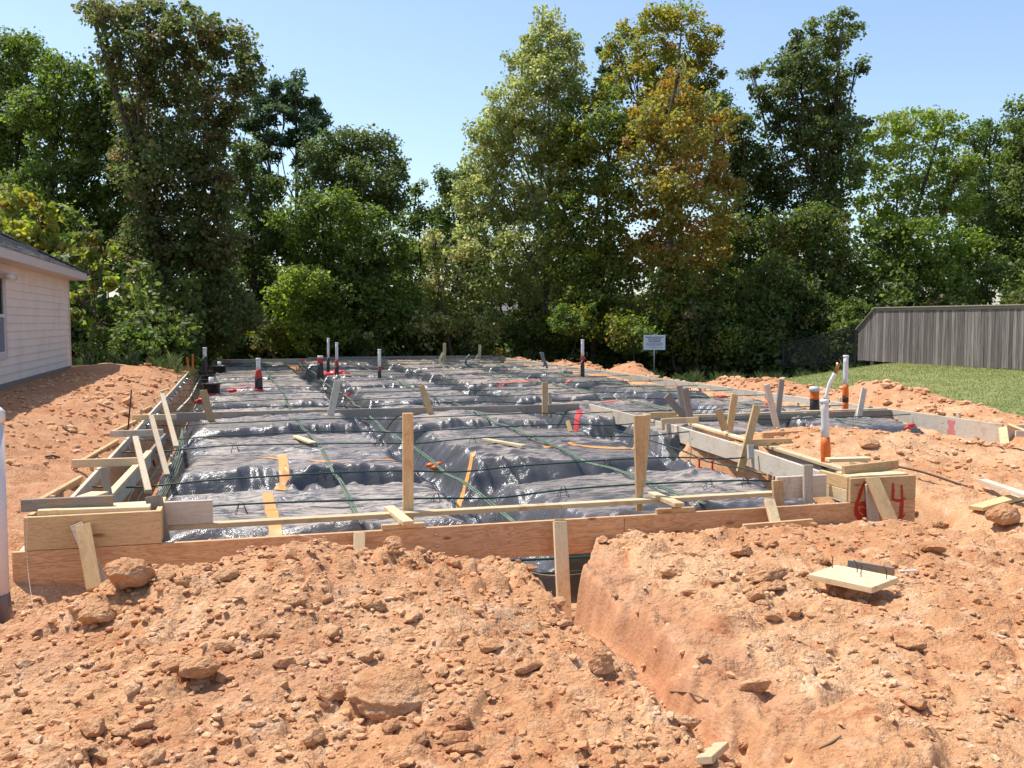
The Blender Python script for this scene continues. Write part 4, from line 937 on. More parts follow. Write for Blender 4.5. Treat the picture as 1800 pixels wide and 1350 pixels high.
# ---------------------------------------------------------------- boards on the near dirt
def g_at(u, v, zguess):
    d = ray(u, v); t = np.arange(2.2, 45, 0.015); X = d.x*t; Y = d.y*t; Z = CAMZ+d.z*t
    below = Z < ground_h(X, Y); i = int(np.argmax(below)) if below.any() else len(t)-1
    return Vector((X[i], Y[i], Z[i]))
nbz = max(gh(*wz(u_, v_, 0)[:2]) for (u_, v_) in ((1421, 1018), (1533, 1042), (1587, 1020), (1470, 992), (1500, 1020)))+0.045
t = thing('nailed_board', 'short pale board with four bent nails lying on the near right dirt', 'board', wz(1500, 1025, nbz))
bl = wz(1421, 1014, nbz); br = wz(1533, 1038, nbz); tr_ = wz(1587, 1017, nbz)
e1 = (br-bl); ln = e1.length; e1n = e1.normalized(); e2 = (tr_-br); e2 = (e2-e1n*e2.dot(e1n)); wdt = max(0.24, min(0.34, e2.length)); e2n = e2.normalized()
cc = bl+e1*0.5+e2n*wdt/2
beam('plank', cc-e1n*ln/2, cc+e1n*ln/2, wdt, 0.038, W_PALE, t, e2n)
for (a, b_) in ((0.06, 0.72), (0.45, 0.75), (0.62, 0.5), (0.93, 0.7)):
    q = bl+e1*a+e2n*wdt*b_; dxx = random.uniform(-.02, .02)
    tube('nail', curve_pts([(q.x, q.y, nbz), (q.x, q.y, nbz+0.06), (q.x+dxx-0.01, q.y, nbz+0.085), (q.x+dxx-0.022, q.y, nbz+0.10)], 10), 0.003, M_RUST, t, 6)
NBC = cc
loose('thin grey board edge lying behind the nailed board', wz(1490, 993, nbz), wz(1572, 1007, nbz-.01), 0.07, 0.02, W_GREY, 'thin_board', 'board', (0, 0, 1))
loose('tiny white stick at the end of the thin grey board', wz(1580, 1004, nbz-.02), wz(1612, 1003, nbz-.02), 0.014, 0.012, M_PVC, 'white_stick', 'stick')
qa = g_at(1238, 1350, -.2); qb = g_at(1268, 1328, -.2); loose('pale wood offcut at the bottom edge of the picture', qa+Vector((0, 0, .03)), qb+Vector((0, 0, .045)), 0.065, 0.03, W_PALE, 'wood_block', 'wood scrap', (1, 0, 0))
a = g_at(1715, 903, -.12); b = g_at(1810, 876, -.1)
loose('pine board under the clod at the right edge', a+Vector((0, 0, .05)), b+Vector((0, 0, .05)), 0.14, 0.036, W_PINE, 'loose_board', 'board')
a = g_at(1726, 862, -.1); b = g_at(1830, 905, -.1)
loose('grey two by four lying across the pine board at the right edge', a+Vector((0, 0, .10)), b+Vector((0, 0, .13)), 0.088, 0.037, W_LIGHTGREY, 'loose_board', 'board')
M_BARKL = flat('dry_twig', (0.30, 0.21, 0.14), 0.9, .1, 0, .6, 20)
def stick(pts, r, label):
    P = []
    for (u, v) in pts:
        q = g_at(u, v, -.2); P.append((q.x, q.y, q.z+0.012))
    tag(tube('dry_stick', curve_pts(P, 12), r, M_BARKL, None, 6), label, 'stick', 'dry sticks on the near dirt')
stick([(1178, 1219), (1212, 1222), (1245, 1236)], 0.005, 'dry brown stick lying on the left lip of the trench')
stick([(1400, 1130), (1412, 1134), (1425, 1141)], 0.004, 'dry stick on the right mound above the trench')
stick([(1440, 1320), (1460, 1310), (1478, 1298)], 0.006, 'dark stick at the bottom of the trench near the frame edge')

# ---------------------------------------------------------------- clods
def clod_np(V0, c, r, seed, squash=0.75, ang=0.0, elong=1.0, tilt=0.0):
    rg = np.random.default_rng(seed); V = V0.copy()
    n = V/np.linalg.norm(V, axis=1)[:, None]
    for _ in range(9):   # chip flat facets off the ball
        d = rg.normal(size=3); d /= np.linalg.norm(d); k = rg.uniform(0.55, 0.85); s = V@d; V = V-np.maximum(s-k, 0)[:, None]*d*0.85
    f = 1+0.10*noise(n[:, 0]*2.2+seed, n[:, 1]*2.2+n[:, 2]*1.7, seed % 97)+0.05*noise(n[:, 0]*6, n[:, 2]*6+n[:, 1]*5, seed % 89)
    V = V*f[:, None]; V = V*np.array([elong, 1, squash])*r
    ca, sa = math.cos(ang), math.sin(ang); V = V@np.array([[ca, sa, 0], [-sa, ca, 0], [0, 0, 1]])
    ct, st = math.cos(tilt), math.sin(tilt); V = V@np.array([[1, 0, 0], [0, ct, st], [0, -st, ct]])
    return V+np.asarray(c)
def big_clod(u, v, rpx, label, squash=0.7, elong=1.2, ang=0.0, seed=1, sink=0.3, zg=-.1, tilt=0.0):
    q = g_at(u, v+rpx*0.5, zg); dist = (q-CP).dot(Vector((math.sin(TH), math.cos(TH), 0))); r = rpx*dist/F
    V = clod_np(ICO3[0]*1.0, (0, 0, 0), r, seed, squash, ang, elong, tilt)
    V4, F4 = ICO4; V = clod_np(V4, (0, 0, 0), r, seed, squash, ang, elong, tilt)
    nn = V/np.linalg.norm(V, axis=1)[:, None]
    V = V + nn*(0.035*r*fbm(V[:, 0]/r*4+seed, V[:, 1]/r*4+V[:, 2]/r*3, seed, 3, 0.6)+0.03*r*np.abs(noise(V[:, 0]/r*11, V[:, 2]/r*11+V[:, 1]/r*7, seed+5)))[:, None]
    o = link('dirt_clod', mesh_np('dirt_clod', V, F4), M_DIRT); o.location = (q.x, q.y, q.z+r*squash*(1-sink)-0.01)
    return tag(o, label, 'clod', 'large clods of clay')
ICO4 = ico(5)
big_clod(697, 1205, 74, 'largest flat boulder-like clod on the near mound', 0.50, 1.12, -0.25, 3, 0.15, -.1, 0.34)
big_clod(348, 1172, 34, 'wedge shaped clod at left of centre on the near mound', 0.6, 1.25, 0.5, 5, 0.2)
big_clod(225, 1015, 38, 'rounded clod perched on top of the left heap by the stake', 0.75, 1.15, 0.2, 8, 0.0)
big_clod(172, 1078, 32, 'dark clod in shade below the perched clod', 0.7, 1.1, 0.9, 9, 0.3)
big_clod(322, 1022, 16, 'small pale clod right of the perched clod', 0.7, 1.0, 0.3, 12, 0.1)
big_clod(1058, 1168, 24, 'round clod on the left lip of the trench', 0.85, 1.0, 0.2, 15, 0.1)
big_clod(658, 1060, 21, 'reddish clod sticking out near the top of the near mound', 0.7, 1.2, 0.2, 17, 0.3)
big_clod(1345, 1000, 32, 'low crumbled clod left of the nailed board', 0.5, 1.3, 0.1, 19, 0.3)
big_clod(1352, 1022, 26, 'second crumbled clod just below the low one', 0.45, 1.35, 0.0, 21, 0.35)
big_clod(1303, 965, 20, 'reddish clod behind the crumbled clods on the right mound', 0.6, 1.1, 0.4, 23, 0.3)
big_clod(1762, 912, 27, 'clod resting on the pine board at the right edge', 0.75, 1.15, 0.5, 25, -0.1)
big_clod(1602, 1122, 26, 'flat pale clod on the lower right dirt', 0.45, 1.2, 0.0, 27, 0.45)
big_clod(1528, 775, 17, 'pale lumpy clod on the heap in the right wing', 0.5, 1.5, 0.2, 33, 0.4, 0.0)
big_clod(1310, 1302, 20, 'clod near the bottom end of the trench', 0.7, 1.1, 0.7, 35, 0.2)
big_clod(470, 1110, 18, 'brown clod on the left slope of the near mound', 0.6, 1.3, 0.4, 37, 0.2)
big_clod(250, 1290, 20, 'pinkish clod at the lower left of the near mound', 0.6, 1.2, 0.4, 39, 0.3)
big_clod(1395, 1090-18, 16, 'clod casting a shadow on the right mound slope', 0.7, 1.1, 0.4, 41, 0.2)

o = link('dirt_clod', mesh_np('dirt_clod', clod_np(ICO4[0], (0, 0, 0), 0.09, 77, 0.8, 0.3, 1.2), ICO4[1]), M_DIRT); o.location = (NBC.x+0.02, NBC.y-0.01, nbz-0.095)
tag(o, 'clod of clay propping up the nailed board', 'clod', 'large clods of clay')
def scatter(n, xr, yr, rmin, rmax, seed, V0, F0, dens=None, name='dirt_clods', power=2.6, zf=ground_h, floor=-0.5, mat=None):
    rg = np.random.default_rng(seed); VV = []; QQ = []; off = 0; cnt = 0
    X = rg.uniform(*xr, n*3); Y = rg.uniform(*yr, n*3)
    if dens is not None:
        k = rg.random(len(X)) < dens(X, Y); X = X[k]; Y = Y[k]
    X = X[:n]; Y = Y[:n]; Z = zf(X, Y); Rr = rmin+(rmax-rmin)*rg.random(len(X))**power
    variants = [clod_np(V0*(1+rg.uniform(-.28, .22, len(V0))*(1 if len(V0) < 20 else 0.22))[:, None], (0, 0, 0), 1.0, 900+i, rg.uniform(0.5, 0.8), 0, rg.uniform(1, 1.7)) for i in range(24)]
    vi = rg.integers(0, 24, len(X)); an = rg.uniform(0, 6.28, len(X)); tl = rg.uniform(-.5, .5, len(X))
    for v in range(24):
        m_ = (vi == v) & (Z > floor); k = m_.sum()
        if k == 0: continue
        B = variants[v]; ca = np.cos(an[m_])[:, None]; sa = np.sin(an[m_])[:, None]; ct = np.cos(tl[m_])[:, None]; st = np.sin(tl[m_])[:, None]
        bx, by, bz = B[None, :, 0], B[None, :, 1], B[None, :, 2]
        by2 = by*ct-bz*st; bz2 = by*st+bz*ct; x2 = bx*ca-by2*sa; y2 = bx*sa+by2*ca
        r_ = Rr[m_][:, None]
        W_ = np.stack([x2*r_+X[m_][:, None], y2*r_+Y[m_][:, None], bz2*r_+Z[m_][:, None]+r_*0.30], -1)
        f = (F0[None]+(np.arange(k)*len(B))[:, None, None]+off).reshape(-1, F0.shape[1])
        VV.append(W_.reshape(-1, 3)); QQ.append(f); off += k*len(B)
    o = link(name, mesh_np(name, np.vstack(VV), np.vstack(QQ), smooth=False), mat or M_CRUMB, kind='stuff')
    return o
def dens_near(x, y):
    left = ss(2.4, 1.7, x)*0.9; right = 0.28+0.35*ss(-0.1, 0.4, fbm(x*0.9, y*0.9, 55, 2))
    patch = 0.45+0.55*ss(-0.35, 0.25, fbm(x*1.3, y*1.3, 56, 2))
    inview = (np.arctan2(x, y) > TH-0.62) & (np.arctan2(x, y) < TH+0.62)
    tr_ = (x > 1.95) & (x < 2.5)
    return np.maximum(left, right)*patch*inview*np.where(tr_, 0.3, 1)
o = scatter(14500, (-2.6, 6.6), (2.6, 7.2), 0.003, 0.027, 71, *ICO1, dens_near, power=3.0); o['label'] = 'small crumbs and clods of orange clay strewn over the near dirt'
o = scatter(430, (-2.6, 6.6), (2.8, 7.1), 0.020, 0.066, 73, *ICO3, dens_near, power=2.6, mat=M_DIRT); o['label'] = 'fist sized clods of orange clay scattered over the near mounds'
def dens_mid(x, y):
    out = ((x > 6.4) | (x < -1.7)) & ~((x > 6.3) & (x < 11.4) & (y > 13.2))
    return out*(0.3+0.7*ss(-0.3, 0.3, fbm(x*0.7, y*0.7, 57, 2)))*(x < 12.9)*(x > -4.1)
o = scatter(5000, (-4.1, 12.9), (7.3, 26), 0.012, 0.055, 75, *ICO1, dens_mid, power=2.8); o['label'] = 'clods of clay on the dirt beside the forms'
def dens_berm(x, y): return ((x > 11.75) | (x < -1.7))*np.where(x < 0, (y < 29)*0.5*(x > -2.6), 1.0)
o = scatter(3200, (-2.6, 13.0), (14, 42), 0.02, 0.12, 77, *ICO1, dens_berm, power=2.5); o['label'] = 'rough clods on the spoil berms along both side forms'
# dry grass wisps and roots in the near dirt
def wisps(centres, name, label):
    VV = []; QQ = []; off = 0
    for (u, v, sp, n) in centres:
        q = g_at(u, v, -.1)
        for _ in range(n):
            x = q.x+random.gauss(0, sp); y = q.y+random.gauss(0, sp*0.6); z = gh(x, y); a = random.uniform(0, 6.28); l = random.uniform(.05, .14)
            P = curve_pts([(x, y, z), (x+math.cos(a)*l*.3, y+math.sin(a)*l*.3, z+l*.3), (x+math.cos(a)*l, y+math.sin(a)*l, z+random.uniform(0, .06))], 5)
            V, Q = tube_np(P, 0.0011, 4); VV.append(V); QQ.append(Q+off); off += len(V)
    o = link(name, mesh_np(name, np.vstack(VV), np.vstack(QQ)), flat('dry_grass', (0.52, 0.42, 0.30), 0.8, .1), kind='stuff'); o['label'] = label
wisps([(880, 1110, .10, 60), (365, 1030, .06, 30), (880, 1085, .08, 25), (1145, 1010, .05, 12), (210, 1180, .1, 10), (60, 1180, .12, 14), (1600, 1200, .2, 12), (950, 1290, .2, 12)], 'dry_grass', 'wisps of dry grass in the near dirt')

# ---------------------------------------------------------------- neighbour house (left)
HX = -4.3; HY1 = 28.3; HY0 = 13.0; HZ0 = 0.42; HZ1 = 2.72
hs = thing('neighbour_house', 'pale pink single storey house with lap siding and grey shingle roof at the left edge', 'house', (HX, 22, 0.1))
aabb('foundation', -13, HX+0.02, HY0, HY1+0.02, -0.6, HZ0-0.004, M_CONC, hs, 0)
aabb('wall_core', -12.97, HX-0.03, HY0+.03, HY1-0.03, HZ0, 2.78, M_SIDING, hs, 0)
WY0, WY1, WZ0, WZ1 = 18.9, 20.74, 0.98, 2.42
nl = 14; ex = (HZ1-HZ0)/nl
def lap(y0, y1, k):
    """one clapboard: its lower edge proud of the board below"""
    z0 = HZ0+k*ex; z1 = z0+ex+0.02; V = [(HX+0.024, y0, z0-0.002), (HX+0.024, y1, z0-0.002), (HX-0.006, y1, z1), (HX-0.006, y0, z1), (HX-0.02, y0, z0-0.002), (HX-0.02, y1, z0-0.002), (HX-0.02, y1, z1), (HX-0.02, y0, z1)]
    Q = [[0, 1, 2, 3], [4, 7, 6, 5], [0, 4, 5, 1], [1, 5, 6, 2], [0, 3, 7, 4], [3, 2, 6, 7]]
    putin(link('siding_board', mesh_np('siding_board', V, Q, False), M_SIDING), hs)
for k in range(nl):
    zc = HZ0+(k+0.5)*ex; jt = [22.9, 24.6, 23.6, 26.1, 25.2][k % 5]
    if WZ0-0.12 < zc < WZ1+0.12: lap(HY0, WY0-0.1, k); lap(WY1+0.105, jt, k); lap(jt+0.003, HY1-0.09, k)
    else: lap(HY0, jt-3.66, k); lap(jt-3.657, jt, k); lap(jt+.003, HY1-0.09, k)
aabb('corner_trim', HX-0.08, HX+0.034, HY1-0.09, HY1+0.025, HZ0, 2.74, M_TRIM, hs)
wn_ = aabb('window', HX-0.02, HX+0.03, WY0-0.10, WY0-0.0, WZ0-0.1, WZ1+0.1, M_TRIM, hs)
def sub(o, p):
    o.matrix_parent_inverse = Matrix.Identity(4); mw = o.matrix_world.copy(); o.parent = p; o.matrix_parent_inverse = (Matrix.Translation(Vector(hs.location)) @ Matrix.Identity(4)).inverted() if False else p.matrix_basis.inverted() if p.parent is None else (p.parent.matrix_basis @ p.matrix_parent_inverse @ p.matrix_basis).inverted()
    return o
for (n_, y0, y1, z0, z1, x1, mt) in (('window_trim', WY1, WY1+0.10, WZ0-0.1, WZ1+0.1, 0.03, M_TRIM), ('window_trim', WY0, WY1, WZ1, WZ1+0.1, 0.03, M_TRIM), ('window_sill', WY0, WY1, WZ0-0.1, WZ0, 0.045, M_TRIM),
      ('window_frame', WY1-0.05, WY1, WZ0, WZ1, 0.015, M_VINYL), ('window_frame', WY0, WY1-0.05, 1.68, 1.74, 0.012, M_VINYL), ('window_frame', WY0, WY1-.05, WZ0, WZ0+0.04, .012, M_VINYL),
      ('pane', WY0, WY1-0.05, 1.74, WZ1, -0.005, M_GLASS), ('insect_screen', WY0, WY1-0.05, WZ0+0.04, 1.68, 0.0, M_BLIND)):
    sub(aabb(n_, HX-0.02, HX+x1, y0, y1, z0, z1, mt, None, 0.002), wn_)
EX = HX+0.42; EY = HY1+0.40; EZ = 2.74
aabb('soffit', HX-0.05, EX-0.02, HY0, EY-0.03, EZ-0.03, EZ-0.005, M_TRIM, hs, 0)
aabb('fascia', EX-0.02, EX+0.005, HY0, EY, EZ-0.03, EZ+0.17, M_TRIM, hs)
aabb('fascia', -13, EX-0.021, EY-0.03, EY, EZ-0.03, EZ+0.17, M_TRIM, hs)
# hip roof: side plane and end plane, in real shingle courses
PIT = 0.5; RU = 4.6
rbm = bmesh.new(); vs = [rbm.verts.new(c_) for c_ in [(EX, HY0, EZ+.15), (EX, EY, EZ+.15), (EX-RU, EY-RU, EZ+.15+RU*PIT), (EX-RU, HY0, EZ+.15+RU*PIT), (EX-2*RU, HY0, EZ+.15), (EX-2*RU, EY, EZ+.15)]]
for f_ in ((0, 1, 2, 3), (1, 5, 2), (3, 2, 5, 4), (0, 3, 4), (0, 4, 5, 1)): rbm.faces.new([vs[i] for i in f_])
me = bpy.data.meshes.new('roof_deck'); rbm.to_mesh(me); rbm.free(); rd = putin(link('roof_deck', me, M_SHINGLE), hs)
VV = []; QQ = []; off = 0; ce = 0.125; nc = int(RU*math.hypot(1, PIT)/ce)
for k in range(nc):   # courses of separate tabs
    t0 = k*ce/math.hypot(1, PIT); t1 = (k+1.2)*ce/math.hypot(1, PIT); yend = EY-t0-0.02
    yy = HY0+2+(k*0.37 % 0.3)
    bumpz = 0.055 if k == int(nc*0.22) else 0.0
    while yy < yend:
        y2 = min(yy+random.uniform(.24, .36), yend); th = 0.014+random.uniform(0, .012)+bumpz
        x0 = EX-t0+(0.015 if k == 0 else 0); x1 = EX-t1; z0 = EZ+.15+t0*PIT; z1 = EZ+.15+t1*PIT
        V = [(x0, yy, z0+0.002), (x0, y2, z0+0.002), (x0, y2, z0+th), (x0, yy, z0+th), (x1, yy, z1+.004), (x1, y2, z1+.004)]
        VV.append(np.array(V)); QQ.append(np.array([[0, 1, 2, 3], [3, 2, 5, 4]])+off); off += 6
        yy = y2+0.006
o = putin(link('shingles', mesh_np('shingles', np.vstack(VV), np.vstack(QQ), False), M_SHINGLE, kind='stuff'), hs)
# hip cap
for k in range(34):
    t0 = k*0.135; beam('hip_cap', (EX-t0+0.02, EY-t0+0.02, EZ+.175+t0*PIT), (EX-t0-0.17, EY-t0-0.17, EZ+.172+(t0+0.17)*PIT), 0.22, 0.012, M_SHINGLE, hs, (1, -1, 0), 0, 0)
p = wx(25, 483, HX+0.25); tube('lamp_tube', [(HX+0.20, p.y-0.3, 2.45), (HX+0.20, p.y+0.25, 2.45)], 0.065, M_VINYL, hs, 16); tube('lamp_mount', [(HX, p.y-0.25, 2.52), (HX+0.20, p.y-0.25, 2.52)], 0.03, M_VINYL, hs, 10); tube('lamp_mouth', [(HX+0.20, p.y+0.2, 2.45), (HX+0.20, p.y+0.256, 2.45)], 0.055, M_BLACK, hs, 16)

# ---------------------------------------------------------------- fences (right)
FXX = 22.0
wf = thing('wooden_fence', 'tall weathered grey picket privacy fence on the grassy rise at right', 'fence', (FXX, 24, 0))
y = 15.5; base = box_mesh('picket', 0.022, 0.138, 1.0, 0.002)
def ftop(y): return 2.06 if y < 29.75 else 2.06-(y-29.75)*0.75
def fbase(y): return 0.20-0.05*ss(24, 27, np.array(y))+0.03*ss(27, 30, np.array(y))
tops = []
for i in range(112):
    if y > 30.75: break
    z0 = float(fbase(y))+random.uniform(-.015, .01)+( -0.0); z1 = ftop(y)
    o = bpy.data.objects.new('picket', base); C.objects.link(o)
    if not base.materials: base.materials.append(M_FENCE)
    o.matrix_world = Matrix.Translation((FXX+random.uniform(-.004, .004), y, (z0+z1)/2)) @ Matrix.Rotation(random.uniform(-.006, .006), 4, 'X') @ Matrix.Diagonal((1, random.uniform(.93, 1.0), z1-z0, 1))
    putin(o, wf); y += 0.1415
M_FCAP = W_LIGHTGREY
beam('cap_rail', (FXX-0.02, 15.4, 2.085), (FXX-0.02, 29.75, 2.085), 0.11, 0.036, W_GREY, wf, (1, 0, 0)); beam('cap_rail', (FXX-0.02, 29.755, 2.083), (FXX-0.02, 30.8, 2.083-0.78), 0.11, 0.036, W_GREY, wf, (1, 0, 0))
beam('trim_board', (FXX-0.022, 15.4, 2.02), (FXX-0.022, 29.7, 2.02), 0.09, 0.016, W_GREY, wf, (0, 0, 1))
for z in (0.45, 1.2, 1.85): beam('rail', (FXX+0.04, 15.4, z), (FXX+0.04, 29.7, z), 0.085, 0.036, W_GREY, wf)
for yy in np.arange(15.6, 30.7, 2.4): aabb('fence_post', FXX+0.07, FXX+0.16, yy, yy+.09, -.3, min(2.0, ftop(yy)-.1), W_GREY, wf)
irf = thing('iron_fence', 'black metal rail fence dropping away beyond the wooden fence', 'fence', (FXX, 31, 0))
def iz(y): return 1.42-(y-30.85)*0.155
def ib(y): return 0.12-(y-30.85)*0.10
beam('post', (FXX, 30.87, -0.3), (FXX, 30.87, 1.5), 0.06, 0.06, M_IRON, irf, (1, 0, 0)); beam('post', (FXX, 33.35, -0.6), (FXX, 33.35, 1.1), 0.06, 0.06, M_IRON, irf, (1, 0, 0)); beam('post', (FXX, 35.8, -0.9), (FXX, 35.8, .75), 0.06, 0.06, M_IRON, irf, (1, 0, 0))
for dz_ in (0, -0.13): beam('rail', (FXX, 30.85, iz(30.85)+dz_), (FXX, 35.8, iz(35.8)+dz_), 0.035, 0.035, M_IRON, irf)
beam('rail', (FXX, 30.85, ib(30.85)+.1), (FXX, 35.8, ib(35.8)+.1), 0.035, 0.035, M_IRON, irf)
for yy in np.arange(30.98, 35.75, 0.115): beam('baluster', (FXX, yy, ib(yy)), (FXX, yy, iz(yy)), 0.018, 0.018, M_IRON, irf, (1, 0, 0), 0, 0)

# ---------------------------------------------------------------- sign
sg = wd(1150, 645, 38); sp_ = wd(1150, 602, 38)
sgn = thing('notice_sign', 'white notice sign with small dark print on a thin post before the trees', 'sign', (sg.x, sg.y, -0.6))
W2 = 0.425; z0 = sp_.z-0.29; z1 = sp_.z+0.29
rt = Vector((RT.x, RT.y, 0)); fwv = Vector((math.sin(TH), math.cos(TH), 0))
c = Vector((sg.x, sg.y, (z0+z1)/2))
beam('sign_plate', c-rt*W2, c+rt*W2, z1-z0, 0.012, M_SIGNW, sgn, (0, 0, 1), 0, 0.002)
tube('post', [c+fwv*0.03+Vector((0, 0, -1.6)), c+fwv*0.03+Vector((0, 0, 0.31))], 0.022, M_GALV, sgn, 8)
tube('bolt', [c-fwv*0.012+Vector((0, 0, 0.30)), c-fwv*0.012+Vector((0, 0, 0.325))], 0.02, M_STEEL, sgn, 8)
VV = []; QQ = []; VL = []; QL = []
def bar(V, Q, x0, x1, zc, h):
    o_ = len(V)
    for (x, z) in ((x0, zc-h/2), (x1, zc-h/2), (x1, zc+h/2), (x0, zc+h/2)):
        q = Vector((c.x, c.y, 0))-fwv*0.009+rt*x; V.append((q.x, q.y, z))
    Q.append([o_, o_+1, o_+2, o_+3])
for (zf, hw, hh, dark) in ((0.21, 0.36, 0.036, 1), (0.145, 0.27, 0.03, 1), (0.095, 0.26, 0.03, 1), (0.04, 0.235, 0.032, 1), (-0.01, .30, .014, 0), (-.035, .33, .014, 0), (-.06, .33, .014, 0), (-.085, .32, .014, 0), (-.11, .30, .014, 0), (-.135, .22, .014, 0), (-.185, .32, .014, 0), (-.21, .12, .012, 0)):
    x = -hw
    while x < hw:
        x2 = min(x+random.uniform(.02, .045), hw); bar(VV if dark else VL, QQ if dark else QL, x, x2-0.006, c.z+zf, hh)
        x = x2 + (0.02 if random.random() < 0.18 else 0)
putin(link('heading_print', mesh_np('heading_print', VV, QQ, False), M_SIGNT, kind='stuff'), sgn); putin(link('small_print', mesh_np('small_print', VL, QL, False), M_SIGNL, kind='stuff'), sgn)

# ---------------------------------------------------------------- far house glimpsed through the trees
fh = thing('far_house', 'tan house wall with grey roof glimpsed through the gap in the trees', 'house', tuple(wd(905, 575, 82)))
q = wd(905, 575, 82); aabb('wall', q.x-2.6, q.x+5, q.y, q.y+5, -1.0, 2.5, flat('far_tan_wall', (0.42, 0.33, 0.24), .8, .2), fh, 0)
bm = bmesh.new(); vs = [bm.verts.new(v_) for v_ in ((q.x-3.0, q.y-.4, 2.5), (q.x+5.4, q.y-.4, 2.5), (q.x+5.4, q.y+5.4, 2.5), (q.x-3, q.y+5.4, 2.5), (q.x-.5, q.y+2.5, 4.6), (q.x+3, q.y+2.5, 4.6))]
for f_ in ((0, 1, 5, 4), (1, 2, 5), (2, 3, 4, 5), (3, 0, 4), (0, 3, 2, 1)): bm.faces.new([vs[i] for i in f_])
me = bpy.data.meshes.new('roof'); bm.to_mesh(me); bm.free(); putin(link('roof', me, M_SHINGLE), fh)

# ---------------------------------------------------------------- trees
G1 = [(0.055, 0.085, 0.022), (0.075, 0.115, 0.030), (0.040, 0.068, 0.020), (0.095, 0.135, 0.035)]       # mid green
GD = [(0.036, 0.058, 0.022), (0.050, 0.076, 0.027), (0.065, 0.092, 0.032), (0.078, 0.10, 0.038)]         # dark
GL = [(0.15, 0.185, 0.075), (0.18, 0.21, 0.09), (0.10, 0.135, 0.05), (0.22, 0.235, 0.12)]            # light
GY = [(0.13, 0.145, 0.032), (0.16, 0.165, 0.035), (0.09, 0.115, 0.03), (0.19, 0.17, 0.04), (0.20, 0.12, 0.035)]   # yellow green
GO_ = [(0.21, 0.14, 0.04), (0.23, 0.11, 0.038), (0.20, 0.17, 0.05), (0.14, 0.15, 0.05), (0.17, 0.165, 0.05), (0.12, 0.14, 0.045), (0.15, 0.16, 0.05), (0.10, 0.125, 0.04), (0.13, 0.145, 0.045), (0.12, 0.125, 0.035), (0.09, 0.115, 0.035), (0.17, 0.09, 0.04), (0.14, 0.14, 0.04)]   # orange
GP = [(0.026, 0.048, 0.026), (0.036, 0.062, 0.034), (0.05, 0.075, 0.04)]                                  # pine
GB = GD+[(0.10, 0.075, 0.045), (0.085, 0.105, 0.04), (0.095, 0.11, 0.05)]
GBR = [(0.09, 0.14, 0.03), (0.12, 0.17, 0.04), (0.07, 0.11, 0.028), (0.15, 0.19, 0.05)]
GS = [(0.15, 0.18, 0.04), (0.19, 0.20, 0.045), (0.10, 0.135, 0.03), (0.08, 0.11, 0.03), (0.17, 0.14, 0.04)]
def leaves_np(centres, radii, per, size, pal, rg, needle=False, flatten=0.75, shape=1.0):
    """centres (n,3), radii (n,), per leaves per clump -> kite leaves"""
    n = len(centres); k = n*per
    d = rg.normal(size=(k, 3)); d /= np.linalg.norm(d, axis=1)[:, None]
    rr = rg.random(k)**0.45
    c = np.repeat(centres, per, 0); r = np.repeat(radii, per)
    off = d*(rr*r)[:, None]; off[:, 2] *= flatten; P = c+off
    # leaf frame: normal mixes outward, up and random
    nrm = d*0.55+rg.normal(size=(k, 3))*0.62+np.array([0, 0, 0.45]); nrm /= np.linalg.norm(nrm, axis=1)[:, None]
    t = rg.normal(size=(k, 3)); t -= nrm*(t*nrm).sum(1)[:, None]; t /= np.linalg.norm(t, axis=1)[:, None]; b = np.cross(nrm, t)
    s = size*(0.6+0.8*rg.random(k)); L_ = s[:, None]*t; W_ = (s*(0.16 if needle else 0.42*shape))[:, None]*b
    V = np.stack([P-L_*0.5, P-L_*0.05+W_, P+L_*0.55-nrm*s[:, None]*0.12, P-L_*0.05-W_], 1).reshape(-1, 3)
    Q = np.arange(4*k).reshape(-1, 4)
    pal = np.array(pal); ci = rg.integers(0, len(pal), n)
    base = pal[ci]; alt = pal[rg.integers(0, len(pal), k)]; mixw = (rg.random(k)*0.75)[:, None]
    col = np.array([1.78, 1.64, 1.40])*(np.repeat(base, per, 0)*(1-mixw)+alt*mixw); col *= (0.72+0.56*rg.random(k))[:, None]
    return V, Q, col
def foliage_obj(name, V, Q, col, parent=None, kind=None):
    me = mesh_np(name, V, Q, False); at = me.attributes.new('tint', 'FLOAT_COLOR', 'FACE')
    at.data.foreach_set('color', np.hstack([col, np.ones((len(col), 1))]).astype(np.float32).ravel())
    o = link(name, me, M_LEAF, kind=kind)
    if parent is not None: putin(o, parent)
    return o
TN = [0]
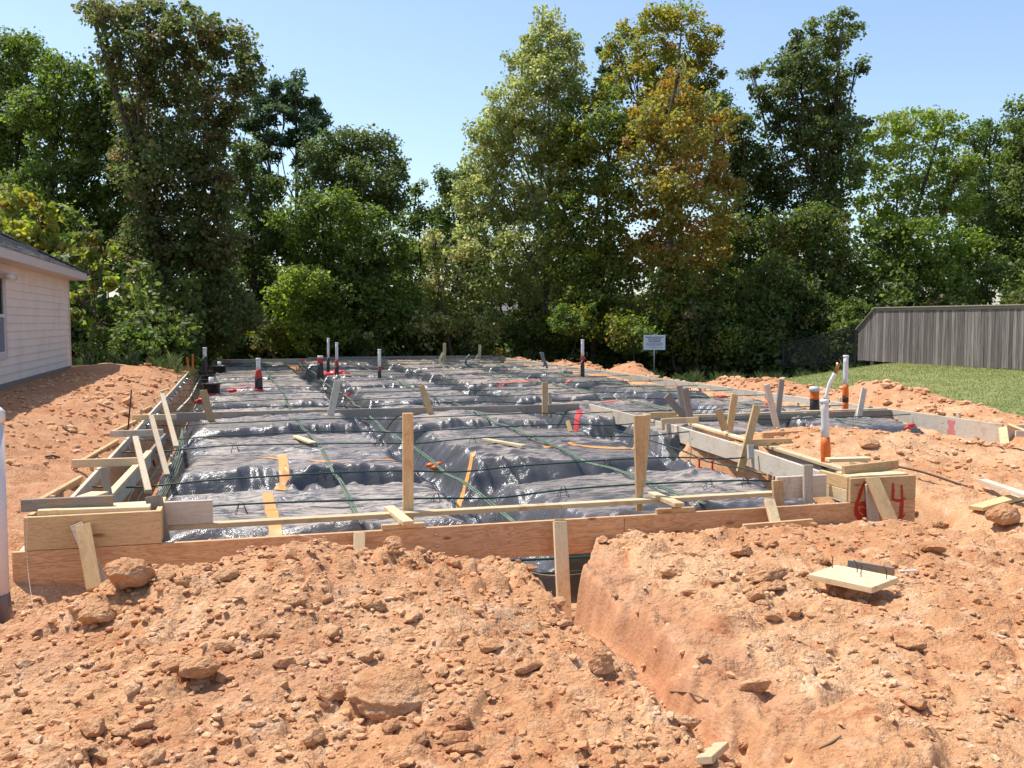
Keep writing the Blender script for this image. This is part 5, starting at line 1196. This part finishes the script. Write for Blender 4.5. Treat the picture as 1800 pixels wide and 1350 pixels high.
def tree(name, label, cat, dist, bu, lobes, pal, size=0.15, cover=2.75, trunk=0.22, bark=None, clump=0.55, needle=False, group=None, base_z=-0.6, fork=0.35, spread=1.0, top=None, bottom_fill=None, flatten=0.75):
    TN[0] += 1; rg = np.random.default_rng(1000+TN[0]); b = wd(bu, 640, dist); b.z = base_z
    t = thing(name, label, cat, (b.x, b.y, base_z), group); sc = dist/F
    CC = []; RRr = []; lob = []
    for (u, v, ru, rv) in lobes:
        dd = dist+rg.uniform(-1, 1)*spread*max(1.0, ru*sc*0.9); c = np.array(wd(u, v, dd)); rx = ru*sc; rz = rv*sc; lob.append((c, rx, rz))
        area = math.pi*rx*rz; leaf_area = size*size*0.42*0.5*(0.45 if needle else 1); per = 46
        ncl = max(3, int(area*cover/(leaf_area*per)))
        d = rg.normal(size=(ncl, 3)); d /= np.linalg.norm(d, axis=1)[:, None]; q = 0.45+0.55*rg.random(ncl)**0.6
        p = c+d*q[:, None]*np.array([rx, rx, rz]); CC.append(p); RRr.append(rg.uniform(0.55, 1.25, ncl)*clump*min(1, rx/0.9+0.3))
    CC = np.vstack(CC); RRr = np.concatenate(RRr)
    V, Q, col = leaves_np(CC, RRr, 46, size, pal, rg, needle, flatten)
    foliage_obj('crown', V, Q, col, t)
    # trunk and limbs
    tp = top or min(lobes, key=lambda l: l[1])[:2]; T_ = np.array(wd(tp[0], tp[1]+15, dist)); B_ = np.array(b)
    mid = B_*0.5+T_*0.5+np.array([rg.uniform(-.4, .4), rg.uniform(-.4, .4), 0])
    P = curve_pts([B_, B_*0.75+mid*0.25+np.array([rg.uniform(-.2, .2), 0, 0]), mid, T_], 20); rad = np.linspace(trunk, trunk*0.15, len(P)); rad[0] *= 1.35
    VV = []; QQ = []; off = 0
    V, Q = tube_np(P, rad, 8); VV.append(V); QQ.append(Q); off += len(V)
    for (c, rx, rz) in lob:
        if c[2] < B_[2]+2.0 or rg.random() < 0.35: continue
        zs = np.clip((c[2]-B_[2])*rg.uniform(0.45, 0.75)+B_[2], B_[2]+1.0, None); i = int(np.argmin(np.abs(P[:, 2]-zs))); s = P[i]
        m_ = s*0.5+c*0.5+np.array([0, 0, -0.12*np.linalg.norm(c-s)])+rg.normal(size=3)*0.10*np.linalg.norm(c-s); r0 = rad[i]*0.42
        pts = curve_pts([s, m_, c+np.array([0, 0, rz*0.3])], 8); V, Q = tube_np(pts, np.linspace(r0, 0.025, len(pts)), 6); VV.append(V); QQ.append(Q+off); off += len(V)
        for _ in range(4):
            e = c+np.clip(rg.normal(size=3), -1.2, 1.2)*np.array([rx, rx, rz])*0.45; pts = np.array([c*0.6+m_*0.4, (c+e)/2+np.array([0, 0, .1]), e]); V, Q = tube_np(pts, [r0*0.4, 0.03, 0.012], 4); VV.append(V); QQ.append(Q+off); off += len(V)
    putin(link('trunk', mesh_np('trunk', np.vstack(VV), np.vstack(QQ)), bark or M_BARK), t)
    return t
GT_ = 'trees at the edge of the wood'
tree('broadleaf_tree', 'round topped green tree at the far left edge of the wood', 'tree', 46, 10, [(10, 110, 55, 50), (50, 92, 40, 32), (-40, 150, 60, 60), (20, 190, 70, 50), (75, 200, 45, 50), (-30, 260, 60, 60), (20, 280, 60, 60), (-20, 360, 70, 60), (50, 380, 70, 60)], G1, group=GT_)
tree('broadleaf_tree', 'green tree with crooked forked limbs left of the tallest left tree', 'tree', 42, 45, [(110, 135, 42, 36), (155, 165, 55, 48), (65, 195, 50, 40), (190, 220, 60, 60), (115, 245, 65, 45), (180, 300, 60, 50), (95, 330, 70, 45), (0, 340, 50, 40), (220, 360, 50, 50), (130, 400, 70, 60), (60, 440, 70, 60), (190, 450, 60, 60)], G1+GD[:1], group=GT_, trunk=0.3, cover=2.8)
tree('vine_covered_tree', 'tallest dark tree on the left, wrapped in brown and green vines', 'tree', 38, 335, [(195, 28, 38, 26), (165, 20, 20, 16), (262, 30, 50, 32), (335, 48, 52, 42), (400, 80, 42, 36), (435, 128, 28, 36), (235, 100, 60, 50), (310, 130, 70, 55), (392, 165, 50, 42), (270, 210, 75, 58), (350, 240, 58, 55), (300, 310, 78, 65), (245, 290, 50, 50), (375, 320, 40, 55), (320, 410, 88, 65), (255, 430, 55, 55), (390, 440, 45, 55), (325, 500, 88, 65), (275, 560, 80, 55), (395, 550, 60, 55), (340, 590, 80, 40)], GB, group=GT_, trunk=0.42, cover=3.0, clump=0.5)
tree('young_sycamore', 'bright yellow green young tree rising behind the house roof', 'tree', 31, 30, [(20, 350, 38, 28), (72, 388, 32, 30), (50, 420, 50, 28), (5, 400, 45, 40), (92, 432, 24, 26), (-30, 370, 45, 45)], GS, size=0.2, cover=2.4, trunk=0.09, clump=0.38, group=GT_)
tree('young_sycamore', 'thin sapling with scattered yellow leaves right of the house eave', 'tree', 30, 160, [(152, 410, 22, 35), (165, 478, 38, 26), (208, 508, 24, 20), (140, 535, 30, 32), (172, 575, 40, 26), (130, 470, 30, 30), (185, 440, 25, 25)], GS+GD, size=0.18, cover=1.5, trunk=0.06, clump=0.35, group=GT_)
tree('pine_tree', 'dark pine with layered tufts standing above its neighbours on the left', 'tree', 54, 500, [(500, 158, 32, 14), (460, 180, 28, 13), (540, 188, 32, 14), (485, 200, 40, 14), (530, 222, 40, 13), (462, 232, 30, 13), (566, 212, 18, 10), (505, 180, 34, 14), (436, 215, 18, 12), (490, 250, 30, 12), (545, 250, 22, 9), (470, 280, 26, 12), (445, 300, 24, 12), (540, 285, 22, 10), (480, 320, 24, 12), (520, 140-2, 16, 8)], GP, size=0.36, cover=5.0, trunk=0.28, clump=0.5, needle=True, group=GT_)
tree('broadleaf_tree', 'grey green rounded tree right of the dark pine', 'tree', 50, 640, [(570, 262, 38, 30), (620, 245, 38, 24), (668, 262, 36, 26), (696, 300, 20, 32), (600, 300, 55, 42), (650, 318, 55, 42), (560, 330, 40, 38), (620, 378, 60, 38), (688, 350, 28, 34)], GD+[(0.075, 0.10, 0.05)], group=GT_)
tree('broadleaf_tree', 'dense dark tree filling the space beneath the dark pine', 'tree', 47, 465, [(440, 270, 32, 32), (428, 330, 38, 42), (470, 345, 28, 38), (450, 410, 45, 48), (500, 420, 45, 48), (440, 490, 50, 50), (480, 560, 60, 50)], GD+G1[:1], group=GT_)
tree('broadleaf_tree', 'mid green drooping tree in front of the grey green rounded tree', 'tree', 45, 600, [(520, 385, 40, 32), (580, 365, 48, 36), (640, 402, 46, 42), (560, 430, 58, 42), (625, 460, 58, 48), (680, 440, 38, 42), (610, 520, 68, 48), (672, 530, 48, 55), (560, 500, 50, 45)], G1, group=GT_)
tree('leafy_bush', 'large bright green bush behind the far risers', 'bush', 43.5, 550, [(545, 492, 48, 26), (510, 530, 42, 40), (572, 540, 46, 42), (540, 580, 62, 32), (598, 580, 22, 26), (545, 605, 68, 22)], GBR, group='bushes along the wood edge', trunk=0.08, clump=0.45)
tree('leafy_bush', 'small round grey green bush beyond the far form board left of centre', 'bush', 44, 655, [(640, 592, 26, 18), (672, 600, 24, 20), (650, 610, 36, 16)], GL+G1, group='bushes along the wood edge', trunk=0.04, clump=0.35, base_z=-.5)
tree('broadleaf_tree', 'slender distant tree in the lowest notch of the skyline', 'tree', 53, 735, [(735, 325, 14, 18), (722, 380, 28, 32), (762, 392, 32, 32), (742, 440, 32, 26), (708, 460, 28, 38), (772, 470, 26, 22), (728, 520, 30, 30)], G1, cover=2.2, trunk=0.14, group=GT_)
tree('broadleaf_tree', 'dark green tree left of the tall pale sycamore', 'tree', 50, 800, [(788, 322, 28, 24), (828, 318, 28, 28), (800, 370, 35, 35), (778, 430, 28, 28), (820, 430, 38, 38), (830, 490, 40, 40)], GD+G1, group=GT_)
tree('pale_tree', 'small pale leaved tree with cream tips at the foot of the sycamore', 'tree', 44.5, 800, [(762, 425, 22, 18), (790, 460, 36, 22), (822, 442, 26, 20), (842, 500, 36, 30), (770, 510, 32, 28), (800, 558, 48, 32), (750, 570, 38, 32), (850, 570, 36, 34)], [(0.17, 0.19, 0.09), (0.10, 0.14, 0.04), (0.24, 0.24, 0.13), (0.07, 0.10, 0.03)], group=GT_, trunk=0.12)
tree('sycamore_tree', 'tall pale green sycamore with narrow peak right of the sky notch', 'tree', 47, 955, [(963, 40, 26, 24), (945, 78, 30, 28), (988, 82, 30, 30), (918, 122, 38, 30), (968, 132, 48, 34), (1008, 132, 20, 32), (898, 182, 44, 36), (955, 195, 56, 38), (868, 226, 42, 36), (928, 256, 58, 46), (855, 290, 46, 42), (985, 280, 50, 44), (838, 350, 42, 42), (898, 350, 58, 48), (960, 360, 58, 48), (850, 415, 46, 45), (918, 440, 58, 48), (978, 450, 50, 48), (900, 500, 50, 34), (965, 540, 55, 45)], GL, bark=M_PALEBARK, group=GT_, trunk=0.28, cover=2.5)
tree('sycamore_tree', 'tall olive gold tree with broad peak behind the orange tree', 'tree', 52, 1170, [(1160, 36, 34, 24), (1198, 30, 34, 22), (1112, 58, 36, 18), (1242, 70, 32, 26), (1086, 95, 24, 24), (1150, 98, 46, 30), (1208, 108, 46, 30), (1258, 135, 16, 18), (1120, 145, 48, 32), (1180, 160, 56, 36), (1240, 170, 32, 26), (1160, 210, 56, 38), (1220, 230, 48, 38), (1120, 220, 45, 40)], GY+G1[:2], bark=M_PALEBARK, group=GT_, trunk=0.26, cover=2.5)
tree('pine_tree', 'small pine top peeking between the two tall pale trees', 'tree', 56, 1062, [(1058, 92, 11, 8), (1066, 118, 18, 9), (1056, 140, 18, 9), (1068, 162, 22, 10)], GP, size=0.4, cover=2.6, trunk=0.2, clump=0.4, needle=True, group=GT_)
tree('broadleaf_tree', 'yellow green tree standing between the pale sycamore and the orange tree', 'tree', 45.5, 1045, [(1022, 175, 30, 28), (1070, 168, 32, 26), (1042, 230, 52, 42), (1002, 250, 38, 36), (1088, 240, 32, 40), (1032, 310, 56, 46), (1080, 330, 42, 42), (1002, 380, 46, 42), (1060, 410, 56, 46), (1012, 470, 56, 46), (1080, 490, 46, 46), (1040, 550, 66, 44), (982, 575, 46, 36), (1098, 565, 48, 44)], GY[:3]+G1, group=GT_, cover=2.6)
tree('autumn_tree', 'orange and rust coloured tree in the middle of the wood', 'tree', 44, 1180, [(1192, 130, 20, 16), (1180, 165, 42, 30), (1222, 190, 36, 30), (1142, 212, 36, 30), (1262, 230, 36, 30), (1192, 240, 54, 36), (1132, 270, 42, 36), (1242, 290, 46, 36), (1182, 320, 56, 42), (1282, 335, 28, 26), (1142, 360, 42, 36), (1222, 370, 56, 42), (1182, 430, 56, 46), (1242, 440, 46, 40), (1132, 440, 36, 36), (1202, 500, 50, 40), (1282, 385, 30, 20)], GO_, bark=M_PALEBARK, group=GT_, cover=2.2, size=0.16)
tree('broadleaf_tree', 'low olive tree at the foot of the orange tree, behind the notice sign', 'tree', 43, 1190, [(1150, 545, 44, 34), (1205, 540, 48, 34), (1255, 560, 40, 34), (1170, 590, 50, 30), (1110, 585, 40, 30), (1225, 600, 46, 28), (1190, 500, 36, 28), (1285, 600, 36, 28)], GY[:3]+G1+[(0.16, 0.11, 0.04)], group=GT_, trunk=0.1)
tree('broadleaf_tree', 'dark tree between the orange tree and the tall dark right tree', 'tree', 48, 1300, [(1272, 192, 30, 26), (1302, 232, 30, 30), (1322, 290, 38, 40), (1282, 300, 38, 45), (1330, 360, 46, 46), (1290, 420, 48, 48), (1350, 450, 48, 48), (1310, 520, 58, 55), (1240, 560, 50, 40)], GD+G1[:1], group=GT_)
tree('broadleaf_tree', 'tallest dark green tree on the right with open ragged crown', 'tree', 47, 1435, [(1478, 30, 22, 14), (1442, 50, 22, 20), (1500, 58, 18, 18), (1468, 82, 30, 24), (1402, 68, 13, 16), (1392, 92, 20, 20), (1368, 118, 24, 18), (1322, 130, 18, 12), (1342, 158, 26, 15), (1418, 118, 32, 28), (1470, 140, 30, 26), (1400, 165, 40, 24), (1358, 195, 34, 24), (1505, 118, 16, 16), (1440, 200, 38, 24), (1380, 245, 38, 26), (1482, 235, 30, 24), (1512, 215, 22, 15), (1430, 275, 46, 30), (1350, 300, 38, 36), (1482, 305, 42, 36), (1400, 340, 52, 38), (1450, 370, 45, 35), (1455, 160, 34, 26), (1425, 90, 22, 18), (1410, 205, 30, 22), (1470, 200, 30, 24), (1400, 130, 26, 20), (1445, 235, 36, 26)], GD+[(0.075, 0.10, 0.04)], group=GT_, trunk=0.32, cover=2.7, clump=0.46)
tree('broadleaf_tree', 'broad light green tree with domed top left of the last trees at right', 'tree', 49, 1570, [(1558, 222, 38, 20), (1610, 210, 42, 20), (1655, 208, 32, 18), (1528, 260, 38, 28), (1600, 258, 48, 28), (1662, 250, 38, 28), (1518, 312, 32, 32), (1580, 320, 48, 34), (1642, 312, 46, 34), (1690, 292, 32, 28), (1540, 362, 42, 32), (1610, 370, 48, 34), (1672, 360, 42, 32)], GBR+GL[:1], group=GT_, cover=2.0, trunk=0.3, clump=0.5)
tree('broadleaf_tree', 'slim grey green tree behind the broad light green tree', 'tree', 53, 1720, [(1740, 228, 24, 22), (1706, 238, 26, 20), (1722, 288, 36, 32), (1760, 280, 22, 32), (1740, 340, 42, 38), (1700, 345, 38, 34), (1730, 400, 50, 40)], G1+GD[:2], group=GT_, cover=2.2)
tree('broadleaf_tree', 'dark blue green tree cut by the right edge of the frame', 'tree', 48, 1810, [(1790, 196, 20, 22), (1802, 238, 32, 32), (1782, 300, 32, 38), (1812, 340, 48, 48), (1776, 370, 38, 34), (1835, 250, 50, 60), (1850, 350, 60, 60), (1752, 410, 42, 32), (1802, 430, 48, 38), (1860, 450, 60, 60)], GD+G1, group=GT_)
tree('broadleaf_tree', 'mid green tree with dark forked trunk above the left end of the wooden fence', 'tree', 45, 1590, [(1562, 405, 42, 26), (1622, 408, 48, 26), (1592, 450, 56, 26), (1652, 440, 38, 28), (1528, 470, 38, 26), (1700, 430, 38, 28), (1662, 490, 48, 22)], G1+GBR[:2], group=GT_, trunk=0.34, cover=2.2)
tree('broadleaf_tree', 'leaning tree above the middle of the wooden fence', 'tree', 46, 1740, [(1720, 468, 42, 26), (1780, 470, 48, 32), (1750, 508, 48, 22), (1822, 500, 40, 36), (1690, 520, 40, 22)], G1+GD, group=GT_, cover=2.3)
tree('broadleaf_tree', 'dense green tree left of the black iron fence', 'tree', 44, 1400, [(1380, 400, 42, 32), (1440, 392, 42, 32), (1400, 450, 52, 38), (1460, 445, 42, 38), (1360, 500, 48, 46), (1430, 510, 56, 42), (1490, 485, 38, 36), (1390, 570, 56, 44), (1450, 560, 52, 38), (1340, 560, 46, 44)], G1+GD+[(0.12, 0.10, 0.04)], group=GT_)
# darker trees standing further back in the wood
k_ = 0
deep = ['behind the house roof', 'behind the vine covered tree', 'under the dark pine', 'behind the bright bush', 'in the skyline notch', 'behind the pale small tree', 'behind the sycamore', 'behind the yellow green tree', 'behind the orange tree', 'left of the tall ragged tree', 'right of the tall ragged tree', 'behind the iron fence', 'behind the broad light green tree', 'above the wooden fence', 'at the far right edge']
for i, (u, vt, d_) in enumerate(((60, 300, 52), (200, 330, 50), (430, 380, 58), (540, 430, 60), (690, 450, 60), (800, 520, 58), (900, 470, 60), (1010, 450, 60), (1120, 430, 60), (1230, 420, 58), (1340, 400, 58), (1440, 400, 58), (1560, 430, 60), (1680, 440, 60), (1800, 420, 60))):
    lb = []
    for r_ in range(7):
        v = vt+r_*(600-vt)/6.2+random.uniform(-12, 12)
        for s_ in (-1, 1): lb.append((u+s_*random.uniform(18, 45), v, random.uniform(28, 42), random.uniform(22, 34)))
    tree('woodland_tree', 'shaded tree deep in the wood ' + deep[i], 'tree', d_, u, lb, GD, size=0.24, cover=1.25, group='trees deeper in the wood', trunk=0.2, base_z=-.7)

# undergrowth
def undergrowth():
    rg = np.random.default_rng(5); C_ = []; R_ = []
    path = [(-30, 29, 0.0), (130, 30.5, .1), (250, 31.0, .1), (335, 33.5, .0), (375, 43.8, -.2), (550, 45.5, -.3), (700, 46, -.3), (860, 46.5, -.3), (1000, 46, -.3), (1120, 44, -.4), (1250, 42, -.5), (1350, 41, -.5), (1450, 40.5, -.5), (1600, 40.5, -.3), (1700, 40, -.2), (1850, 40, -.2)]
    us = np.array([p[0] for p in path]); ds = np.array([p[1] for p in path]); zs = np.array([p[2] for p in path])
    for u in np.arange(-30, 1850, 3.2):
        d0 = np.interp(u, us, ds); z0 = np.interp(u, us, zs); hmax = 3.3+1.1*math.sin(u*0.021)+0.7*math.sin(u*0.057)
        if 870 < u < 920: hmax *= 0.45
        for _ in range(10):
            row = rg.random(); d = d0+row*4.0+rg.uniform(0, .6); zz = z0+rg.random()*max(0.5, hmax)*(0.35+row)
            p = wd(u+rg.uniform(-6, 6), 600, d); C_.append((p.x, p.y, zz)); R_.append(rg.uniform(.3, .65))
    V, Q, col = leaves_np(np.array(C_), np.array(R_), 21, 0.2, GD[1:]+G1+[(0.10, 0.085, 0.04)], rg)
    o = foliage_obj('undergrowth', V, Q, col, None, 'stuff'); o['label'] = 'dark tangled undergrowth at the foot of the trees'
    # long blades: weeds by the left berm and tall grass in the ditch
    B = []
    for (u0, u1, d0, d1, z0, n, h_) in ((125, 340, 28.6, 32, 0.1, 8000, 0.28), (1130, 1450, 35, 41, -0.75, 12000, 0.35), (350, 1100, 43.4, 46, -.4, 3500, 0.35), (1450, 1520, 36, 40, -0.4, 900, 0.5)):
        for _ in range(n):
            u = rg.uniform(u0, u1); d = rg.uniform(d0, d1); p = wd(u, 640, d); zg = gh_fast(p.x, p.y)
            B.append((p.x, p.y, zg, h_*(0.25+1.3*rg.random()**2)*(0.7+0.6*math.sin(u*0.13)*math.sin(u*.041+1)), rg.uniform(0, 6.28), rg.uniform(.1, .7)))
    B = np.array(B); n = len(B); x, y, z, h, a, l = B.T; l = l*rg.uniform(.3, 1.8, n); dx = np.cos(a)*l*h; dy = np.sin(a)*l*h; w_ = 0.005
    px, py = -np.sin(a)*w_, np.cos(a)*w_
    px = np.full(n, w_*RT.x); py = np.full(n, w_*RT.y)
    V = np.stack([np.stack([x-px, y-py, z], -1), np.stack([x+px, y+py, z], -1), np.stack([x+dx*.45+px*.8, y+dy*.45+py*.8, z+h*.65], -1), np.stack([x+dx, y+dy, z+h*0.95], -1)], 1).reshape(-1, 3)
    Q = np.arange(4*n).reshape(-1, 4); pal = np.array([(0.07, 0.10, 0.035), (0.10, 0.14, 0.05), (0.05, 0.08, 0.03), (0.14, 0.13, 0.07)]); col = pal[rg.integers(0, 4, n)]*(0.6+0.7*rg.random(n))[:, None]
    o = foliage_obj('tall_weeds', V, Q, col, None, 'stuff'); o['label'] = 'tall weeds and grass between the dirt and the trees'
def gh_fast(x, y): return GHC(x, y)
_gx = np.arange(-12, 40, 0.25); _gy = np.arange(20, 50, 0.25); _GX, _GY = np.meshgrid(_gx, _gy); _GZ = ground_h(_GX, _GY, False)
def GHC(x, y):
    i = int(np.clip((y-20)/0.25, 0, len(_gy)-1)); j = int(np.clip((x+12)/0.25, 0, len(_gx)-1)); return _GZ[i, j]
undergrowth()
for (u, v, d_, w_, h_, lb) in ((1290-290, 560, 43.5, 40, 28, 'low leafy bush beyond the far right corner of the form'), (1130, 600, 41, 34, 24, 'low bush just left of the notice sign'), (470, 590, 43.5, 38, 28, 'brownish bush beyond the far form at left'), (1230, 560, 42, 46, 36, 'dull autumn bush right of the notice sign'), (1500, 560, 41, 40, 34, 'bush behind the black iron fence'), (230, 600, 31.5, 48, 28, 'fern like bush behind the left dirt yard'), (160, 610, 30.5, 30, 28, 'small weed bush at the house corner'), (300, 600, 33, 36, 30, 'scrubby bush at the far left berm'), (900-60, 600, 45, 36, 24, 'dark bush in front of the pale small tree')):
    tree('leafy_bush', lb, 'bush', d_, u, [(u-w_*.4, v, w_*.5, h_*.7), (u+w_*.4, v-4, w_*.5, h_*.8), (u, v-h_*.5, w_*.5, h_*.6), (u, v+h_*.4, w_*.8, h_*.6)], (G1+GL[:1]) if u not in (470, 1230) else GB+GY[:2], size=0.13, cover=2.6, trunk=0.04, clump=0.32, base_z=-.5 if u > 320 else 0.05, group='bushes along the wood edge')

# lawn grass
def lawn():
    rg = np.random.default_rng(9); n = 42000; x = rg.uniform(12.6, 22, n); y = 11+rg.random(n)**0.8*22
    k = (lawn_mask(x, y) > 0.45+0.3*rg.random(n)) & (woods_mask(x, y) < 0.5); x = x[k]; y = y[k]; n = len(x)
    z = ground_h(x, y); h = rg.uniform(.015, .05, n); a = rg.uniform(0, 6.28, n); w_ = 0.009
    px = np.full(n, w_*RT.x); py = np.full(n, w_*RT.y); dx = np.cos(a)*h*.6; dy = np.sin(a)*h*.6
    V = np.stack([np.stack([x-px, y-py, z-.01], -1), np.stack([x+px, y+py, z-.01], -1), np.stack([x+dx*.5+px*.7, y+dy*.5+py*.7, z+h*.6], -1), np.stack([x+dx, y+dy, z+h], -1)], 1).reshape(-1, 3)
    pal = np.array([(0.21, 0.24, 0.08), (0.26, 0.275, 0.105), (0.17, 0.21, 0.065), (0.38, 0.34, 0.18)]); col = pal[rg.integers(0, 4, n)]*(0.7+0.6*rg.random(n))[:, None]
    o = foliage_obj('lawn_grass', V, np.arange(4*n).reshape(-1, 4), col, None, 'stuff'); o['label'] = 'short green grass of the sloping lawn below the wooden fence'
lawn()
